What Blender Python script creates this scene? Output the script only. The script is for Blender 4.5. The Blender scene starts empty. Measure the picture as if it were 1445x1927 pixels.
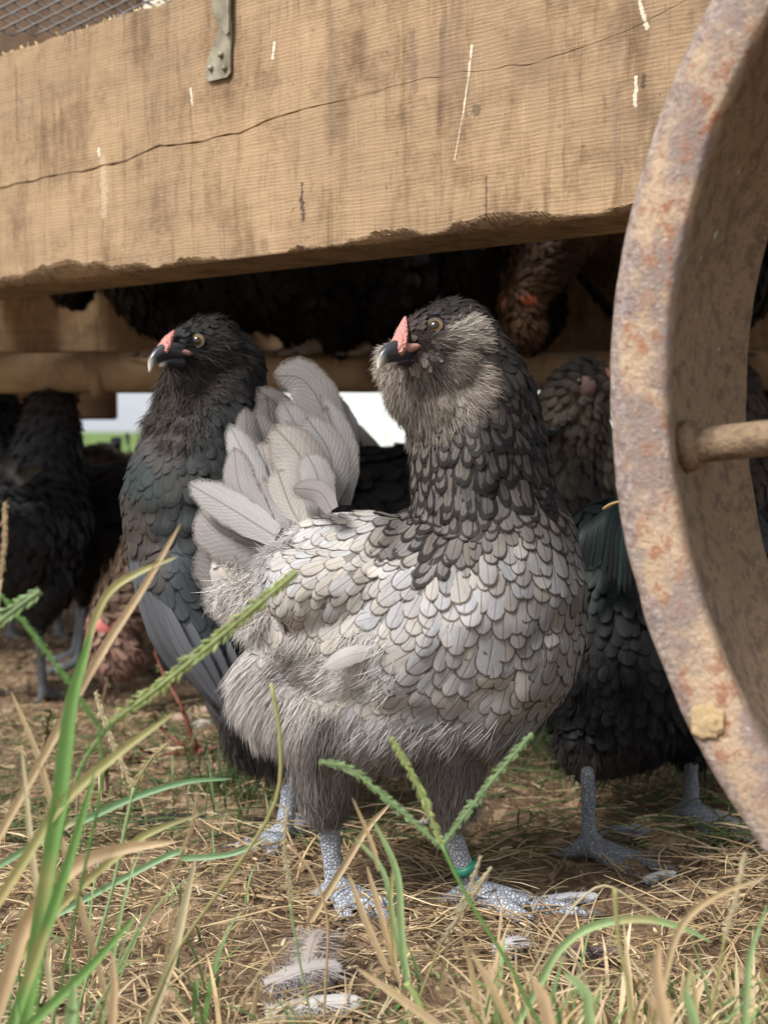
import bpy, math, random
import numpy as np
from mathutils import Vector, Matrix
from mathutils.bvhtree import BVHTree
rnd = random.Random(7); rng = np.random.default_rng(7)
sc = bpy.context.scene
COL = sc.collection
# ------------------------------------------------------------------ camera, world, sun
F_PX, Y_HOR, H = 2798.0, 810.0, 0.36          # focal length in photo pixels, horizon row, camera height (m)
PITCH = math.atan((963.5 - Y_HOR) / F_PX)
cam = bpy.data.cameras.new('camera'); cam_o = bpy.data.objects.new('camera', cam); COL.objects.link(cam_o)
cam_o.location = (0, 0, H); cam_o.rotation_euler = (math.pi/2 - PITCH, 0, 0)
cam.sensor_fit = 'HORIZONTAL'; cam.sensor_width = 36.0; cam.lens = 36.0 * F_PX / 1445.0
cam.clip_start = .02; cam.clip_end = 600
cam.dof.use_dof = True; cam.dof.focus_distance = 1.06; cam.dof.aperture_fstop = cam.lens / 6.0
sc.camera = cam_o
SUN_EL, SUN_AZ = math.radians(50), math.radians(228)     # compass bearing of the sun, from behind the camera, a little to the left
w = bpy.data.worlds.new('World'); sc.world = w; w.use_nodes = True
nt = w.node_tree; bg = nt.nodes['Background']
sky = nt.nodes.new('ShaderNodeTexSky'); sky.sky_type = 'NISHITA'; sky.sun_disc = False
sky.sun_elevation = SUN_EL; sky.sun_rotation = SUN_AZ; sky.air_density = 1.0; sky.dust_density = 4.0; sky.ozone_density = 1.0
hs = nt.nodes.new('ShaderNodeHueSaturation'); hs.inputs['Saturation'].default_value = .35
cl = nt.nodes.new('ShaderNodeMix'); cl.data_type = 'RGBA'; cl.inputs[0].default_value = .5; cl.inputs[7].default_value = (5.6, 5.9, 6.4, 1)   # a white overcast layer over the blue
nt.links.new(sky.outputs[0], hs.inputs['Color']); nt.links.new(hs.outputs[0], cl.inputs[6]); nt.links.new(cl.outputs[2], bg.inputs[0]); bg.inputs[1].default_value = .125
sun = bpy.data.lights.new('sun', 'SUN'); sun.energy = 3.0; sun.angle = math.radians(14); sun.color = (1, .97, .92)
sun_o = bpy.data.objects.new('sun', sun); COL.objects.link(sun_o)
sd = Vector((math.sin(SUN_AZ)*math.cos(SUN_EL), math.cos(SUN_AZ)*math.cos(SUN_EL), math.sin(SUN_EL)))
sun_o.rotation_euler = sd.to_track_quat('Z', 'Y').to_euler(); sun_o.location = (0, 0, 5)
vs = sc.view_settings; vs.view_transform = 'Standard'; vs.look = 'None'; vs.exposure = 0.8; vs.gamma = 1; vs.use_curve_mapping = False
sc.cycles.max_bounces = 6; sc.cycles.transparent_max_bounces = 8; sc.cycles.use_denoising = True

# ------------------------------------------------------------------ helpers
CP, SP = math.cos(PITCH), math.sin(PITCH)
def W(px, py, D):
    u = (963.5 - py) / F_PX * D; x = (px - 722.5) / F_PX * D
    return np.array([x, D*CP + u*SP, H - D*SP + u*CP])
def ray(px, py):
    d = W(px, py, 1.0) - np.array([0, 0, H]); return d / np.linalg.norm(d)
def on_ground(px, py, z=0.0):
    d = ray(px, py); t = (z - H) / d[2]; return np.array([0, 0, H]) + d*t
def nrm(v, ax=-1):
    return v / np.maximum(np.linalg.norm(v, axis=ax, keepdims=True), 1e-9)
def hash3(i, j, k):
    n = (i*374761393 + j*668265263 + k*2147483647) & 0xffffffff
    n = ((n ^ (n >> 13)) * 1274126177) & 0xffffffff
    return ((n ^ (n >> 16)) & 0xffff) / 65535.0
def vnoise(P, f=1.0, seed=0):
    P = np.asarray(P, float)*f + seed*17.31
    if P.shape[-1] == 2: P = np.concatenate([P, np.zeros(P.shape[:-1]+(1,))], -1)
    I = np.floor(P).astype(np.int64); t = P - I; t = t*t*(3-2*t); r = 0
    for a in (0, 1):
        for b in (0, 1):
            for c in (0, 1):
                wgt = (t[..., 0] if a else 1-t[..., 0])*(t[..., 1] if b else 1-t[..., 1])*(t[..., 2] if c else 1-t[..., 2])
                r = r + wgt*hash3(I[..., 0]+a, I[..., 1]+b, I[..., 2]+c)
    return r
def fbm(P, f, o=4, seed=0):
    r = 0; a = .5
    for k in range(o): r = r + a*vnoise(P, f*2**k, seed+k); a *= .5
    return r
def mesh_data(name, V, F, uv=None, cols=None, smooth=True, fmat=None):
    V = np.asarray(V, np.float32); me = bpy.data.meshes.new(name)
    if isinstance(F, np.ndarray):
        k = F.shape[1]; m = len(F)
        me.vertices.add(len(V)); me.vertices.foreach_set('co', V.ravel())
        me.loops.add(m*k); me.loops.foreach_set('vertex_index', F.astype(np.int32).ravel())
        me.polygons.add(m); me.polygons.foreach_set('loop_start', np.arange(0, m*k, k, dtype=np.int32))
        me.update(calc_edges=True)
    else: me.from_pydata(V.tolist(), [], F)
    if smooth: me.polygons.foreach_set('use_smooth', np.ones(len(me.polygons), bool))
    if uv is not None:
        l = me.uv_layers.new(name='UVMap'); li = np.empty(len(me.loops), np.int32); me.loops.foreach_get('vertex_index', li)
        l.data.foreach_set('uv', np.asarray(uv, np.float32)[li].ravel())
    for cn, c in (cols or {}).items():
        a = me.color_attributes.new(cn, 'FLOAT_COLOR', 'POINT'); c = np.asarray(c, np.float32)
        if c.shape[1] == 3: c = np.concatenate([c, np.ones((len(c), 1), np.float32)], 1)
        a.data.foreach_set('color', c.ravel())
    if fmat is not None: me.polygons.foreach_set('material_index', np.asarray(fmat, np.int32))
    me.update(); return me
def obj(name, me, mats, parent=None, **kw):
    if not isinstance(mats, (list, tuple)): mats = [mats]
    if not me.materials:
        for m in mats: me.materials.append(m)
    o = bpy.data.objects.new(name, me); COL.objects.link(o)
    if parent is not None: o.parent = parent
    for k, v in kw.items(): o[k] = v
    return o
def thing(name, label, cat, loc=(0, 0, 0), group=None):
    o = bpy.data.objects.new(name, None); COL.objects.link(o); o.location = loc; o.empty_display_size = .05
    o['label'] = label; o['category'] = cat
    if group: o['group'] = group
    return o
def frames(P):
    P = np.asarray(P, float); T = nrm(np.gradient(P, axis=0)); N = np.zeros_like(P)
    a = np.array([0, 0, 1.]) if abs(T[0, 2]) < .9 else np.array([1., 0, 0])
    for i in range(len(P)):
        a = a - T[i]*np.dot(a, T[i]); a = a/np.linalg.norm(a); N[i] = a
    return T, N, np.cross(T, N)
def tube(P, R, n=8, flat=1.0, cap=True, up=None):
    P = np.asarray(P, float); R = np.broadcast_to(np.asarray(R, float), (len(P),)); T, N, B = frames(P)
    if up is not None:
        up = np.asarray(up, float); N = nrm(up - T*(T@up)[:, None]); B = np.cross(T, N)
    th = np.linspace(0, 2*math.pi, n, endpoint=False)
    V = (P[:, None] + R[:, None, None]*(np.cos(th)[None, :, None]*N[:, None]*flat + np.sin(th)[None, :, None]*B[:, None])).reshape(-1, 3)
    F = [[i*n+j, i*n+(j+1) % n, (i+1)*n+(j+1) % n, (i+1)*n+j] for i in range(len(P)-1) for j in range(n)]
    if cap: F.append([j for j in range(n)][::-1]); F.append([(len(P)-1)*n+j for j in range(n)])
    return V, F
def join(parts):
    V = []; F = []; o = 0
    for v, f in parts:
        V.append(v); F += [[i+o for i in q] for q in f]; o += len(v)
    return np.concatenate(V), F
def spline(P, n):
    P = np.asarray(P, float); m = len(P)
    if m == 2: t = np.linspace(0, 1, n)[:, None]; return P[0]*(1-t)+P[1]*t
    Q = np.vstack([2*P[0]-P[1], P, 2*P[-1]-P[-2]]); out = []
    for u in np.linspace(0, m-1-1e-6, n):
        i = int(u); t = u-i; a, b, c, d = Q[i:i+4]
        out.append(.5*((2*b)+(-a+c)*t+(2*a-5*b+4*c-d)*t*t+(-a+3*b-3*c+d)*t**3))
    return np.array(out)
def box(c, s, M=None, bev=.003, seg=1):
    x, y, z = [a/2 for a in s]; b = min(bev, x*.4, y*.4, z*.4); V = []; 
    for sx in (-1, 1):
        for sy in (-1, 1):
            for sz in (-1, 1):
                V += [(sx*(x-b), sy*(y-b), sz*z), (sx*(x-b), sy*y, sz*(z-b)), (sx*x, sy*(y-b), sz*(z-b))]
    V = np.array(V)
    import bmesh
    bm = bmesh.new(); [bm.verts.new(v) for v in V]; r = bmesh.ops.convex_hull(bm, input=bm.verts)
    bmesh.ops.dissolve_limit(bm, angle_limit=.01, verts=bm.verts, edges=bm.edges)
    bm.verts.index_update(); V = np.array([v.co[:] for v in bm.verts]); F = [[v.index for v in f.verts] for f in bm.faces]; bm.free()
    if M is not None: V = V @ np.asarray(M).T
    return V + np.asarray(c), F

# ------------------------------------------------------------------ materials
def mat(name):
    m = bpy.data.materials.new(name); m.use_nodes = True; t = m.node_tree; b = t.nodes['Principled BSDF']
    return m, t, b
class NT:
    def __init__(s, t): s.t = t
    def n(s, typ, **kw):
        x = s.t.nodes.new('ShaderNode'+typ)
        for k, v in kw.items(): setattr(x, k, v)
        return x
    def put(s, sock, v):
        if isinstance(v, bpy.types.NodeSocket): s.t.links.new(v, sock)
        elif v is not None:
            if sock.type == 'RGBA' and len(v) == 3: v = (*v, 1)
            sock.default_value = v
    def m(s, op, a, b=None, c=None, clamp=False):
        x = s.n('Math', operation=op, use_clamp=clamp)
        s.put(x.inputs[0], a); s.put(x.inputs[1], b); s.put(x.inputs[2], c); return x.outputs[0]
    def noise(s, vec, scale, detail=4, rough=.55, dist=0):
        x = s.n('TexNoise'); s.put(x.inputs['Vector'], vec); x.inputs['Scale'].default_value = scale
        x.inputs['Detail'].default_value = detail; x.inputs['Roughness'].default_value = rough; x.inputs['Distortion'].default_value = dist
        return x.outputs[0]
    def voro(s, vec, scale, feature='F1'):
        x = s.n('TexVoronoi', feature=feature); s.put(x.inputs['Vector'], vec); x.inputs['Scale'].default_value = scale; return x.outputs
    def map(s, vec, scale=(1, 1, 1), loc=(0, 0, 0), rot=(0, 0, 0)):
        x = s.n('Mapping'); s.put(x.inputs[0], vec); x.inputs[1].default_value = loc; x.inputs[2].default_value = rot; x.inputs[3].default_value = scale; return x.outputs[0]
    def ramp(s, f, stops):
        x = s.n('ValToRGB'); s.put(x.inputs[0], f); e = x.color_ramp.elements
        while len(e) < len(stops): e.new(.5)
        for i, (p, c) in enumerate(stops): e[i].position = p; e[i].color = (*c, 1) if len(c) == 3 else c
        return x.outputs[0]
    def step(s, f, a, b):
        x = s.n('MapRange', interpolation_type='SMOOTHSTEP'); s.put(x.inputs[0], f); x.inputs[1].default_value = a; x.inputs[2].default_value = b; return x.outputs[0]
    def mix(s, f, a, b, mode='MIX'):
        x = s.n('Mix', data_type='RGBA', blend_type=mode); s.put(x.inputs[0], f); s.put(x.inputs[6], a); s.put(x.inputs[7], b); return x.outputs[2]
    def bump(s, h, strength, dist, normal=None):
        x = s.n('Bump'); s.put(x.inputs['Height'], h); x.inputs['Strength'].default_value = strength; x.inputs['Distance'].default_value = dist
        if normal is not None: s.put(x.inputs['Normal'], normal)
        return x.outputs[0]
    def attr(s, name): x = s.n('Attribute', attribute_name=name); return x.outputs['Color']
    def co(s): return s.n('TexCoord').outputs['Object']

def feather_mat():
    m, t, b = mat('feather'); N = NT(t)
    uv = N.n('UVMap', uv_map='UVMap').outputs[0]; sp = N.n('SeparateXYZ'); N.put(sp.inputs[0], uv); x, y = sp.outputs[0], sp.outputs[1]
    ax = N.m('ABSOLUTE', x)
    yy = N.m('MAXIMUM', N.m('DIVIDE', N.m('SUBTRACT', y, .55), .45), 0)
    r = N.m('SQRT', N.m('ADD', N.m('MULTIPLY', x, x), N.m('MULTIPLY', yy, yy)))
    nz = N.noise(N.map(N.co(), (1, 1, 1)), 420, 3); nl = N.noise(N.co(), 90, 2); r = N.m('ADD', r, N.m('MULTIPLY', N.m('SUBTRACT', nz, .5), .20)); r = N.m('ADD', r, N.m('MULTIPLY', N.m('SUBTRACT', nl, .5), .12))
    ba = N.n('Attribute', attribute_name='bc'); ea = N.n('Attribute', attribute_name='ec'); ec = ea.outputs['Color']; bc = ba.outputs['Color']
    rw = N.m('ADD', r, N.m('SUBTRACT', 1.0, ea.outputs['Alpha'])); lace = N.step(rw, .77, .90)
    # barbs: fine slanted ridges from shaft to rim
    ph = N.m('ADD', N.m('MULTIPLY', y, 95.), N.m('MULTIPLY', ax, -30.))
    barb = N.m('SINE', N.m('ADD', ph, N.m('MULTIPLY', N.noise(N.co(), 60, 2), 16.)))
    fine = N.noise(N.map(uv, (3, 40, 1)), 4, 3)
    soft = N.noise(N.co(), 75, 4)
    st = N.noise(N.map(uv, (9, 1.1, 1)), 2.0, 5, .7); bc = N.mix(N.m('MULTIPLY', N.step(st, .42, .66), .5), bc, N.mix(1.0, bc, (.66, .62, .60), 'MULTIPLY'))
    c = N.mix(N.m('MULTIPLY', soft, .5), bc, N.mix(1.0, bc, (.72, .70, .68), 'MULTIPLY'))
    c = N.mix(N.m('MULTIPLY', N.step(barb, .1, .9), .09), c, ec)
    c = N.mix(N.m('MULTIPLY', N.step(fine, .5, .75), .25), c, N.mix(1.0, bc, (1.35, 1.35, 1.36), 'MULTIPLY'))
    shaft = N.m('SUBTRACT', 1.0, N.step(ax, .02, .075))
    c = N.mix(N.m('MULTIPLY', shaft, .65), c, ec)
    c = N.mix(N.m('MULTIPLY', lace, ba.outputs['Alpha']), c, ec)
    N.put(b.inputs['Base Color'], c); b.inputs['Roughness'].default_value = .58
    b.inputs['Specular IOR Level'].default_value = .16
    N.put(b.inputs['Normal'], N.bump(N.m('ADD', barb, N.m('MULTIPLY', shaft, 3.)), .12, .0004))
    fr = N.noise(N.map(uv, (34, 5, 1)), 3, 2)
    al = N.m('SUBTRACT', 1.0, N.m('MULTIPLY', N.step(r, .86, .96), N.step(fr, .38, .55)))
    N.put(b.inputs['Alpha'], al)
    return m
def attr_mat(name, attr='bc', rough=.7, sheen=0, bumpscale=0, spec=.3, trans=0.):
    m, t, b = mat(name); N = NT(t); c = N.attr(attr)
    nz = N.noise(N.co(), 220, 3)
    N.put(b.inputs['Base Color'], N.mix(N.m('MULTIPLY', nz, .55), c, N.mix(1.0, c, (.55, .53, .5), 'MULTIPLY')))
    b.inputs['Roughness'].default_value = rough; b.inputs['Sheen Weight'].default_value = sheen; b.inputs['Specular IOR Level'].default_value = spec
    if bumpscale: N.put(b.inputs['Normal'], N.bump(N.noise(N.co(), bumpscale, 4), .6, .002))
    if trans:
        tr = N.n('BsdfTranslucent'); N.put(tr.inputs[0], c); ms = N.n('MixShader'); ms.inputs[0].default_value = trans
        t.links.new(b.outputs[0], ms.inputs[1]); t.links.new(tr.outputs[0], ms.inputs[2]); t.links.new(ms.outputs[0], t.nodes['Material Output'].inputs[0])
    return m
def simple(name, col, rough=.5, bump=0, scale=100, var=.3, metal=0, spec=.5, coat=0):
    m, t, b = mat(name); N = NT(t); c = N.mix(N.m('MULTIPLY', N.noise(N.co(), scale, 4), 1.0), tuple(a*(1+var) for a in col), tuple(a*(1-var) for a in col))
    N.put(b.inputs['Base Color'], c); b.inputs['Roughness'].default_value = rough; b.inputs['Metallic'].default_value = metal
    b.inputs['Specular IOR Level'].default_value = spec; b.inputs['Coat Weight'].default_value = coat
    if bump: N.put(b.inputs['Normal'], N.bump(N.noise(N.co(), scale*2, 4), bump, .001))
    return m
def leg_mat(name, col, dark):
    m, t, b = mat(name); N = NT(t)
    v = N.voro(N.map(N.co(), (1.1, 1, .8)), 330); e = N.voro(N.map(N.co(), (1.1, 1, .8)), 330, 'DISTANCE_TO_EDGE')[0]
    c = N.mix(N.noise(N.co(), 45, 4), tuple(a*1.3 for a in col), tuple(a*.75 for a in col))
    sv = N.n('SeparateColor'); N.put(sv.inputs[0], v[1]); c = N.mix(N.m('MULTIPLY', sv.outputs[0], .22), c, (.58, .60, .62))
    c = N.mix(N.m('MULTIPLY', N.m('SUBTRACT', 1.0, N.step(e, .0, .16)), .5), c, dark)
    c = N.mix(N.step(N.noise(N.co(), 60, 4), .58, .72), c, (.25, .18, .12))
    N.put(b.inputs['Base Color'], c); b.inputs['Roughness'].default_value = .55
    N.put(b.inputs['Normal'], N.bump(N.step(e, 0, .2), .9, .0016)); return m
M_FEATHER = feather_mat()
M_DOWN = attr_mat('down', rough=.9, spec=.05, trans=.15)
M_SKIN = attr_mat('under_plumage', rough=.95, bumpscale=400, spec=.05)
M_LEG = leg_mat('blue_grey_scaled_leg', (.36, .39, .45), (.13, .13, .15))
M_LEGD = leg_mat('dark_scaled_leg', (.14, .16, .18), (.05, .04, .04))
def beak_mat(name, base, tip):
    m, t, b = mat(name); N = NT(t); uv = N.n('UVMap', uv_map='UVMap').outputs[0]; sp = N.n('SeparateXYZ'); N.put(sp.inputs[0], uv)
    N.put(b.inputs['Base Color'], N.mix(N.step(sp.outputs[0], .62, .97), base, tip)); b.inputs['Roughness'].default_value = .3; 
    N.put(b.inputs['Normal'], N.bump(N.noise(N.co(), 300, 3), .2, .0008)); return m
M_BEAK = beak_mat('horn_beak', (.02, .022, .028), (.55, .5, .42))
def comb_mat():
    m, t, b = mat('red_comb_skin'); N = NT(t); v = N.voro(N.co(), 420)
    c = N.mix(N.noise(N.co(), 220, 3), (.36, .105, .10), (.47, .24, .20)); N.put(b.inputs['Base Color'], c)
    b.inputs['Roughness'].default_value = .5; b.inputs['Subsurface Weight'].default_value = .1; b.inputs['Subsurface Radius'].default_value = (.003, .001, .001)
    N.put(b.inputs['Normal'], N.bump(v[0], .9, .0018)); return m
M_COMB = comb_mat()
def eye_mat(name, iris):
    m, t, b = mat(name); N = NT(t); uv = N.n('UVMap', uv_map='UVMap').outputs[0]; sp = N.n('SeparateXYZ'); N.put(sp.inputs[0], uv)
    r = sp.outputs[0]   # distance from the pole
    c = N.mix(N.step(r, .50, .56), (.004, .004, .004), iris); c = N.mix(N.step(r, .78, .92), c, (.03, .02, .015))
    c = N.mix(N.m('MULTIPLY', N.noise(N.co(), 900, 2), .4), c, (.05, .03, .01))
    N.put(b.inputs['Base Color'], c); b.inputs['Roughness'].default_value = .12; b.inputs['Specular IOR Level'].default_value = .4; return m
M_EYE = eye_mat('amber_eye', (.30, .17, .035))
M_LID = simple('dark_eyelid', (.05, .035, .03), .6, .5, 500)
M_CLAW = simple('horn_claw', (.12, .10, .085), .45, .2, 300)
M_BAND = simple('green_leg_band', (.02, .16, .10), .35, 0, 50)

# ------------------------------------------------------------------ ground sheet
def gheight(x, y):
    P = np.stack([x, y], -1)
    h = (fbm(P, 3.1, 3, 5)-.45)*.03 + (fbm(P, 14, 3, 9)-.45)*.012
    near = np.clip((y-.2)/.5, 0, 1)*np.clip((4.5-y)/1.5, 0, 1)
    return h*near
def soil_mat():
    m, t, b = mat('soil'); N = NT(t); co = N.co()
    n1 = N.noise(co, 9, 6, .6); n2 = N.noise(co, 60, 6, .65); n3 = N.noise(co, 300, 3)
    c = N.ramp(n1, [(.3, (.13, .085, .055)), (.5, (.20, .135, .085)), (.7, (.27, .19, .125))])
    c = N.mix(N.step(n2, .35, .65), N.mix(1., c, (.6, .58, .55), 'MULTIPLY'), c)
    c = N.mix(N.m('MULTIPLY', N.step(N.noise(N.map(co, (1, .25, 1), rot=(0, 0, .5)), 110, 3), .56, .62), .6), c, (.42, .31, .18))
    c = N.mix(N.m('MULTIPLY', N.step(N.noise(N.map(co, (.25, 1, 1), rot=(0, 0, .3)), 120, 3), .58, .64), .6), c, (.36, .26, .15))
    sp = N.n('SeparateXYZ'); N.put(sp.inputs[0], co)
    g = N.ramp(N.noise(co, .8, 6), [(.35, (.06, .10, .02)), (.6, (.12, .18, .05))])
    far = N.step(N.m('ADD', sp.outputs[1], N.m('MULTIPLY', N.noise(co, 1.5, 3), 1.)), 4.3, 4.9)
    c = N.mix(far, c, g)
    N.put(b.inputs['Base Color'], c); b.inputs['Roughness'].default_value = .95; b.inputs['Specular IOR Level'].default_value = .15
    h = N.m('ADD', N.m('MULTIPLY', n2, 1.), N.m('MULTIPLY', n3, .35))
    N.put(b.inputs['Normal'], N.bump(h, .9, .008)); return m
def build_ground():
    xs = np.concatenate([-np.geomspace(300, 1.3, 24), np.linspace(-1.25, 1.25, 300), np.geomspace(1.3, 300, 24)])
    ys = np.concatenate([-np.geomspace(100, .2, 14), np.linspace(0, .55, 30), np.linspace(.56, 2.9, 330), np.geomspace(2.95, 400, 40)])
    X, Y = np.meshgrid(xs, ys, indexing='ij'); Z = gheight(X, Y); P = np.stack([X, Y], -1)
    m = np.clip((Y-.5)/.1, 0, 1)*np.clip((3.2-Y)/.5, 0, 1)*(np.abs(X) < 1.25)
    Z = Z + m*((fbm(P, 55, 3, 3)-.45)*.014 + np.clip(vnoise(P, 32, 8)-.6, 0, 1)*.026 + (fbm(P, 18, 2, 14)-.4)*.012)
    V = np.stack([X, Y, Z], -1).reshape(-1, 3); a, b = X.shape
    i = np.arange(a-1)[:, None]*b + np.arange(b-1)[None]; F = np.stack([i, i+b, i+b+1, i+1], -1).reshape(-1, 4)
    return obj('ground', mesh_data('ground', V, F), soil_mat(), kind='structure')
build_ground()
def gz(x, y): return float(gheight(np.array([x]), np.array([y]))[0])

# ------------------------------------------------------------------ trailer frame: front beam, bracket, deck, rails
BE = np.array([-.729, .684, 0]); BN = nrm(np.array([-.684, -.729, 0.])); BO = np.array([0., 1.2, 0]); BZ0, BZ1, BTH = .511, .752, .085
def beam_hit(px, py, off=0.0):
    d = ray(px, py); o = np.array([0, 0, H]); p0 = BO + BN*off; t = np.dot(p0-o, BN)/np.dot(d, BN); return o+d*t
def beam_uv(px, py):
    p = beam_hit(px, py)-BO; return float(np.dot(p, BE)), float(p[2])
def wood_mat(name, base=(.42, .28, .16), marks=(), sawn=True, dark=1.0, drops=True, ax=(1, 0, 0)):
    m, t, b = mat(name); N = NT(t); co = N.co()
    wn = N.n('TexNoise'); N.put(wn.inputs['Vector'], N.map(co, (1, 1, 1.5))); wn.inputs['Scale'].default_value = 11; wn.inputs['Detail'].default_value = 4
    va = N.n('VectorMath', operation='MULTIPLY_ADD'); N.put(va.inputs[0], wn.outputs['Color']); va.inputs[1].default_value = (.012, 0, .012); N.put(va.inputs[2], co); cow = va.outputs[0]
    gr = N.noise(N.map(cow, (3, 75, 75)), 2.0, 7, .65, .5)      # long grain, x is along the board
    fine = N.noise(N.map(cow, (60, 420, 420)), 1.6, 5, .75)
    big = N.noise(N.map(co, (3, 3, 5)), 1.5, 5, .6)
    c = N.mix(gr, tuple(a*1.18*dark for a in base), tuple(a*.70*dark for a in base))
    c = N.mix(N.step(big, .3, .75), c, N.mix(1., c, (.68, .68, .72), 'MULTIPLY'))
    c = N.mix(N.m('MULTIPLY', N.step(fine, .5, .75), .45), c, N.mix(1., c, (.5, .46, .42), 'MULTIPLY'))
    # saw kerf ripples and vertical weather streaks
    sp = N.n('SeparateXYZ'); N.put(sp.inputs[0], co); x, y, z = sp.outputs
    wob = N.noise(N.map(co, (6, 1, 20)), 1.5, 3)
    saw = N.m('SINE', N.m('ADD', N.m('MULTIPLY', z, 2000.), N.m('MULTIPLY', wob, 22.)))
    st = N.noise(N.map(cow, (80, 80, 7)), 1.0, 6, .7)
    c = N.mix(N.m('MULTIPLY', N.step(st, .50, .70), .7), c, N.mix(1., c, (.42, .38, .34), 'MULTIPLY'))
    lt = N.noise(N.map(cow, (100, 100, 9), loc=(3, 0, 2)), 1.0, 6, .7)
    c = N.mix(N.m('MULTIPLY', N.step(lt, .56, .74), .35), c, tuple(min(1, a*1.5) for a in base))
    if sawn: c = N.mix(N.m('MULTIPLY', N.m('MULTIPLY', N.step(saw, -.2, .8), N.step(N.noise(N.map(co, (12, 12, 60)), 1., 4), .35, .6)), .30), c, N.mix(1., c, (.55, .5, .45), 'MULTIPLY'))
    if sawn:
        sm = N.noise(N.map(cow, (24, 24, 5), loc=(5, 1, 1)), 1.0, 7, .75); c = N.mix(N.m('MULTIPLY', N.step(sm, .47, .66), .6), c, N.mix(1., c, (.50, .45, .42), 'MULTIPLY'))
        bl = N.noise(co, 13, 8, .8); c = N.mix(N.m('MULTIPLY', N.step(bl, .47, .64), .6), c, N.mix(1., c, (.45, .40, .38), 'MULTIPLY'))
        sk = N.noise(co, 120, 4, .7); c = N.mix(N.m('MULTIPLY', N.step(sk, .62, .70), .7), c, (.10, .065, .04)); c = N.mix(N.m('MULTIPLY', N.m('SUBTRACT', 1.0, N.step(sk, .27, .34)), .5), c, tuple(min(1, a*1.7) for a in base))
    if drops:
        d1 = N.noise(N.map(co, (150, 150, 22), loc=(1, 4, 0)), 1.0, 3, .6); d2 = N.noise(co, 14, 2)
        c = N.mix(N.m('MULTIPLY', N.step(d1, .715, .75), N.step(d2, .5, .58)), c, (.75, .70, .58))
        k1 = N.noise(N.map(co, (170, 170, 30), loc=(7, 1, 3)), 1.0, 3, .6)
        c = N.mix(N.m('MULTIPLY', N.step(k1, .70, .75), .7), c, (.09, .06, .045))
    nzv = N.noise(co, 260, 3); 
    for (u0, v0, u1, v1, rad, colr, op, jit) in marks:
        dx, dz = u1-u0, v1-v0; L2 = dx*dx+dz*dz+1e-9
        ux = N.m('SUBTRACT', x, u0); uz = N.m('SUBTRACT', z, v0)
        h = N.m('DIVIDE', N.m('ADD', N.m('MULTIPLY', ux, dx), N.m('MULTIPLY', uz, dz)), L2, clamp=True)
        ex = N.m('SUBTRACT', ux, N.m('MULTIPLY', h, dx)); ez = N.m('SUBTRACT', uz, N.m('MULTIPLY', h, dz))
        d = N.m('SQRT', N.m('ADD', N.m('MULTIPLY', ex, ex), N.m('MULTIPLY', ez, ez)))
        d = N.m('ADD', N.m('DIVIDE', d, rad), N.m('MULTIPLY', N.m('SUBTRACT', nzv, .5), jit))
        c = N.mix(N.m('MULTIPLY', N.m('SUBTRACT', 1.0, N.step(d, .5, 1.1)), op), c, colr)
    N.put(b.inputs['Base Color'], c); b.inputs['Roughness'].default_value = .85; b.inputs['Specular IOR Level'].default_value = .25
    h = N.m('ADD', N.m('ADD', N.m('MULTIPLY', gr, .35), N.m('MULTIPLY', fine, .9)), N.m('MULTIPLY', saw, .10 if sawn else 0))
    N.put(b.inputs['Normal'], N.bump(h, .55, .0013)); return m
def mk(x0, y0, x1, y1, r, c, op=.85, jit=3.2):
    a = beam_uv(x0, y0); b_ = beam_uv(x1, y1); return (a[0], a[1], b_[0], b_[1], r, c, op, jit)
WHT, BLK = (.62, .57, .46), (.05, .035, .03)
marks = [mk(888, 85, 883, 135, .0012, WHT), mk(883, 135, 872, 210, .0009, WHT), mk(872, 210, 855, 300, .0005, WHT, .7),
         mk(185, 280, 186, 290, .0022, WHT), mk(193, 300, 195, 400, .006, (.50, .40, .27), .5), mk(568, 345, 568, 375, .0018, BLK), mk(567, 375, 571, 410, .003, BLK),
         mk(516, 80, 512, 108, .0018, WHT), mk(358, 165, 361, 195, .0015, WHT), mk(775, 60, 780, 170, .004, (.16, .11, .08), .6), mk(626, 20, 628, 260, .004, (.18, .13, .09), .45),
         mk(30, 130, 32, 260, .003, (.14, .10, .07), .6), mk(915, 330, 914, 420, .0012, BLK, .7), mk(1204, 5, 1218, 50, .002, WHT, .8), mk(1197, 145, 1195, 195, .0018, WHT, .8),
         mk(1212, 140, 1210, 165, .002, BLK, .7), mk(990, 95, 1010, 110, .022, (.20, .13, .08), .55, .9), mk(895, 205, 897, 207, .005, (.10, .07, .05), .7),
         mk(1155, 60, 1160, 330, .004, (.20, .14, .10), .45), mk(840, 30, 842, 200, .003, (.2, .14, .1), .4), mk(560, 265, 570, 280, .02, (.26, .18, .12), .35, .9), mk(820, 110, 840, 130, .02, (.24, .16, .11), .4, .9)]
M_BEAM = wood_mat('rough_sawn_timber', (.395, .272, .158), marks)
M_WOOD = wood_mat('weathered_board', (.36, .22, .12), drops=False)
M_WOODL = wood_mat('pale_weathered_board', (.62, .42, .24), drops=False)
M_WOODR = wood_mat('reddish_board', (.46, .23, .13), drops=False)
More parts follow.
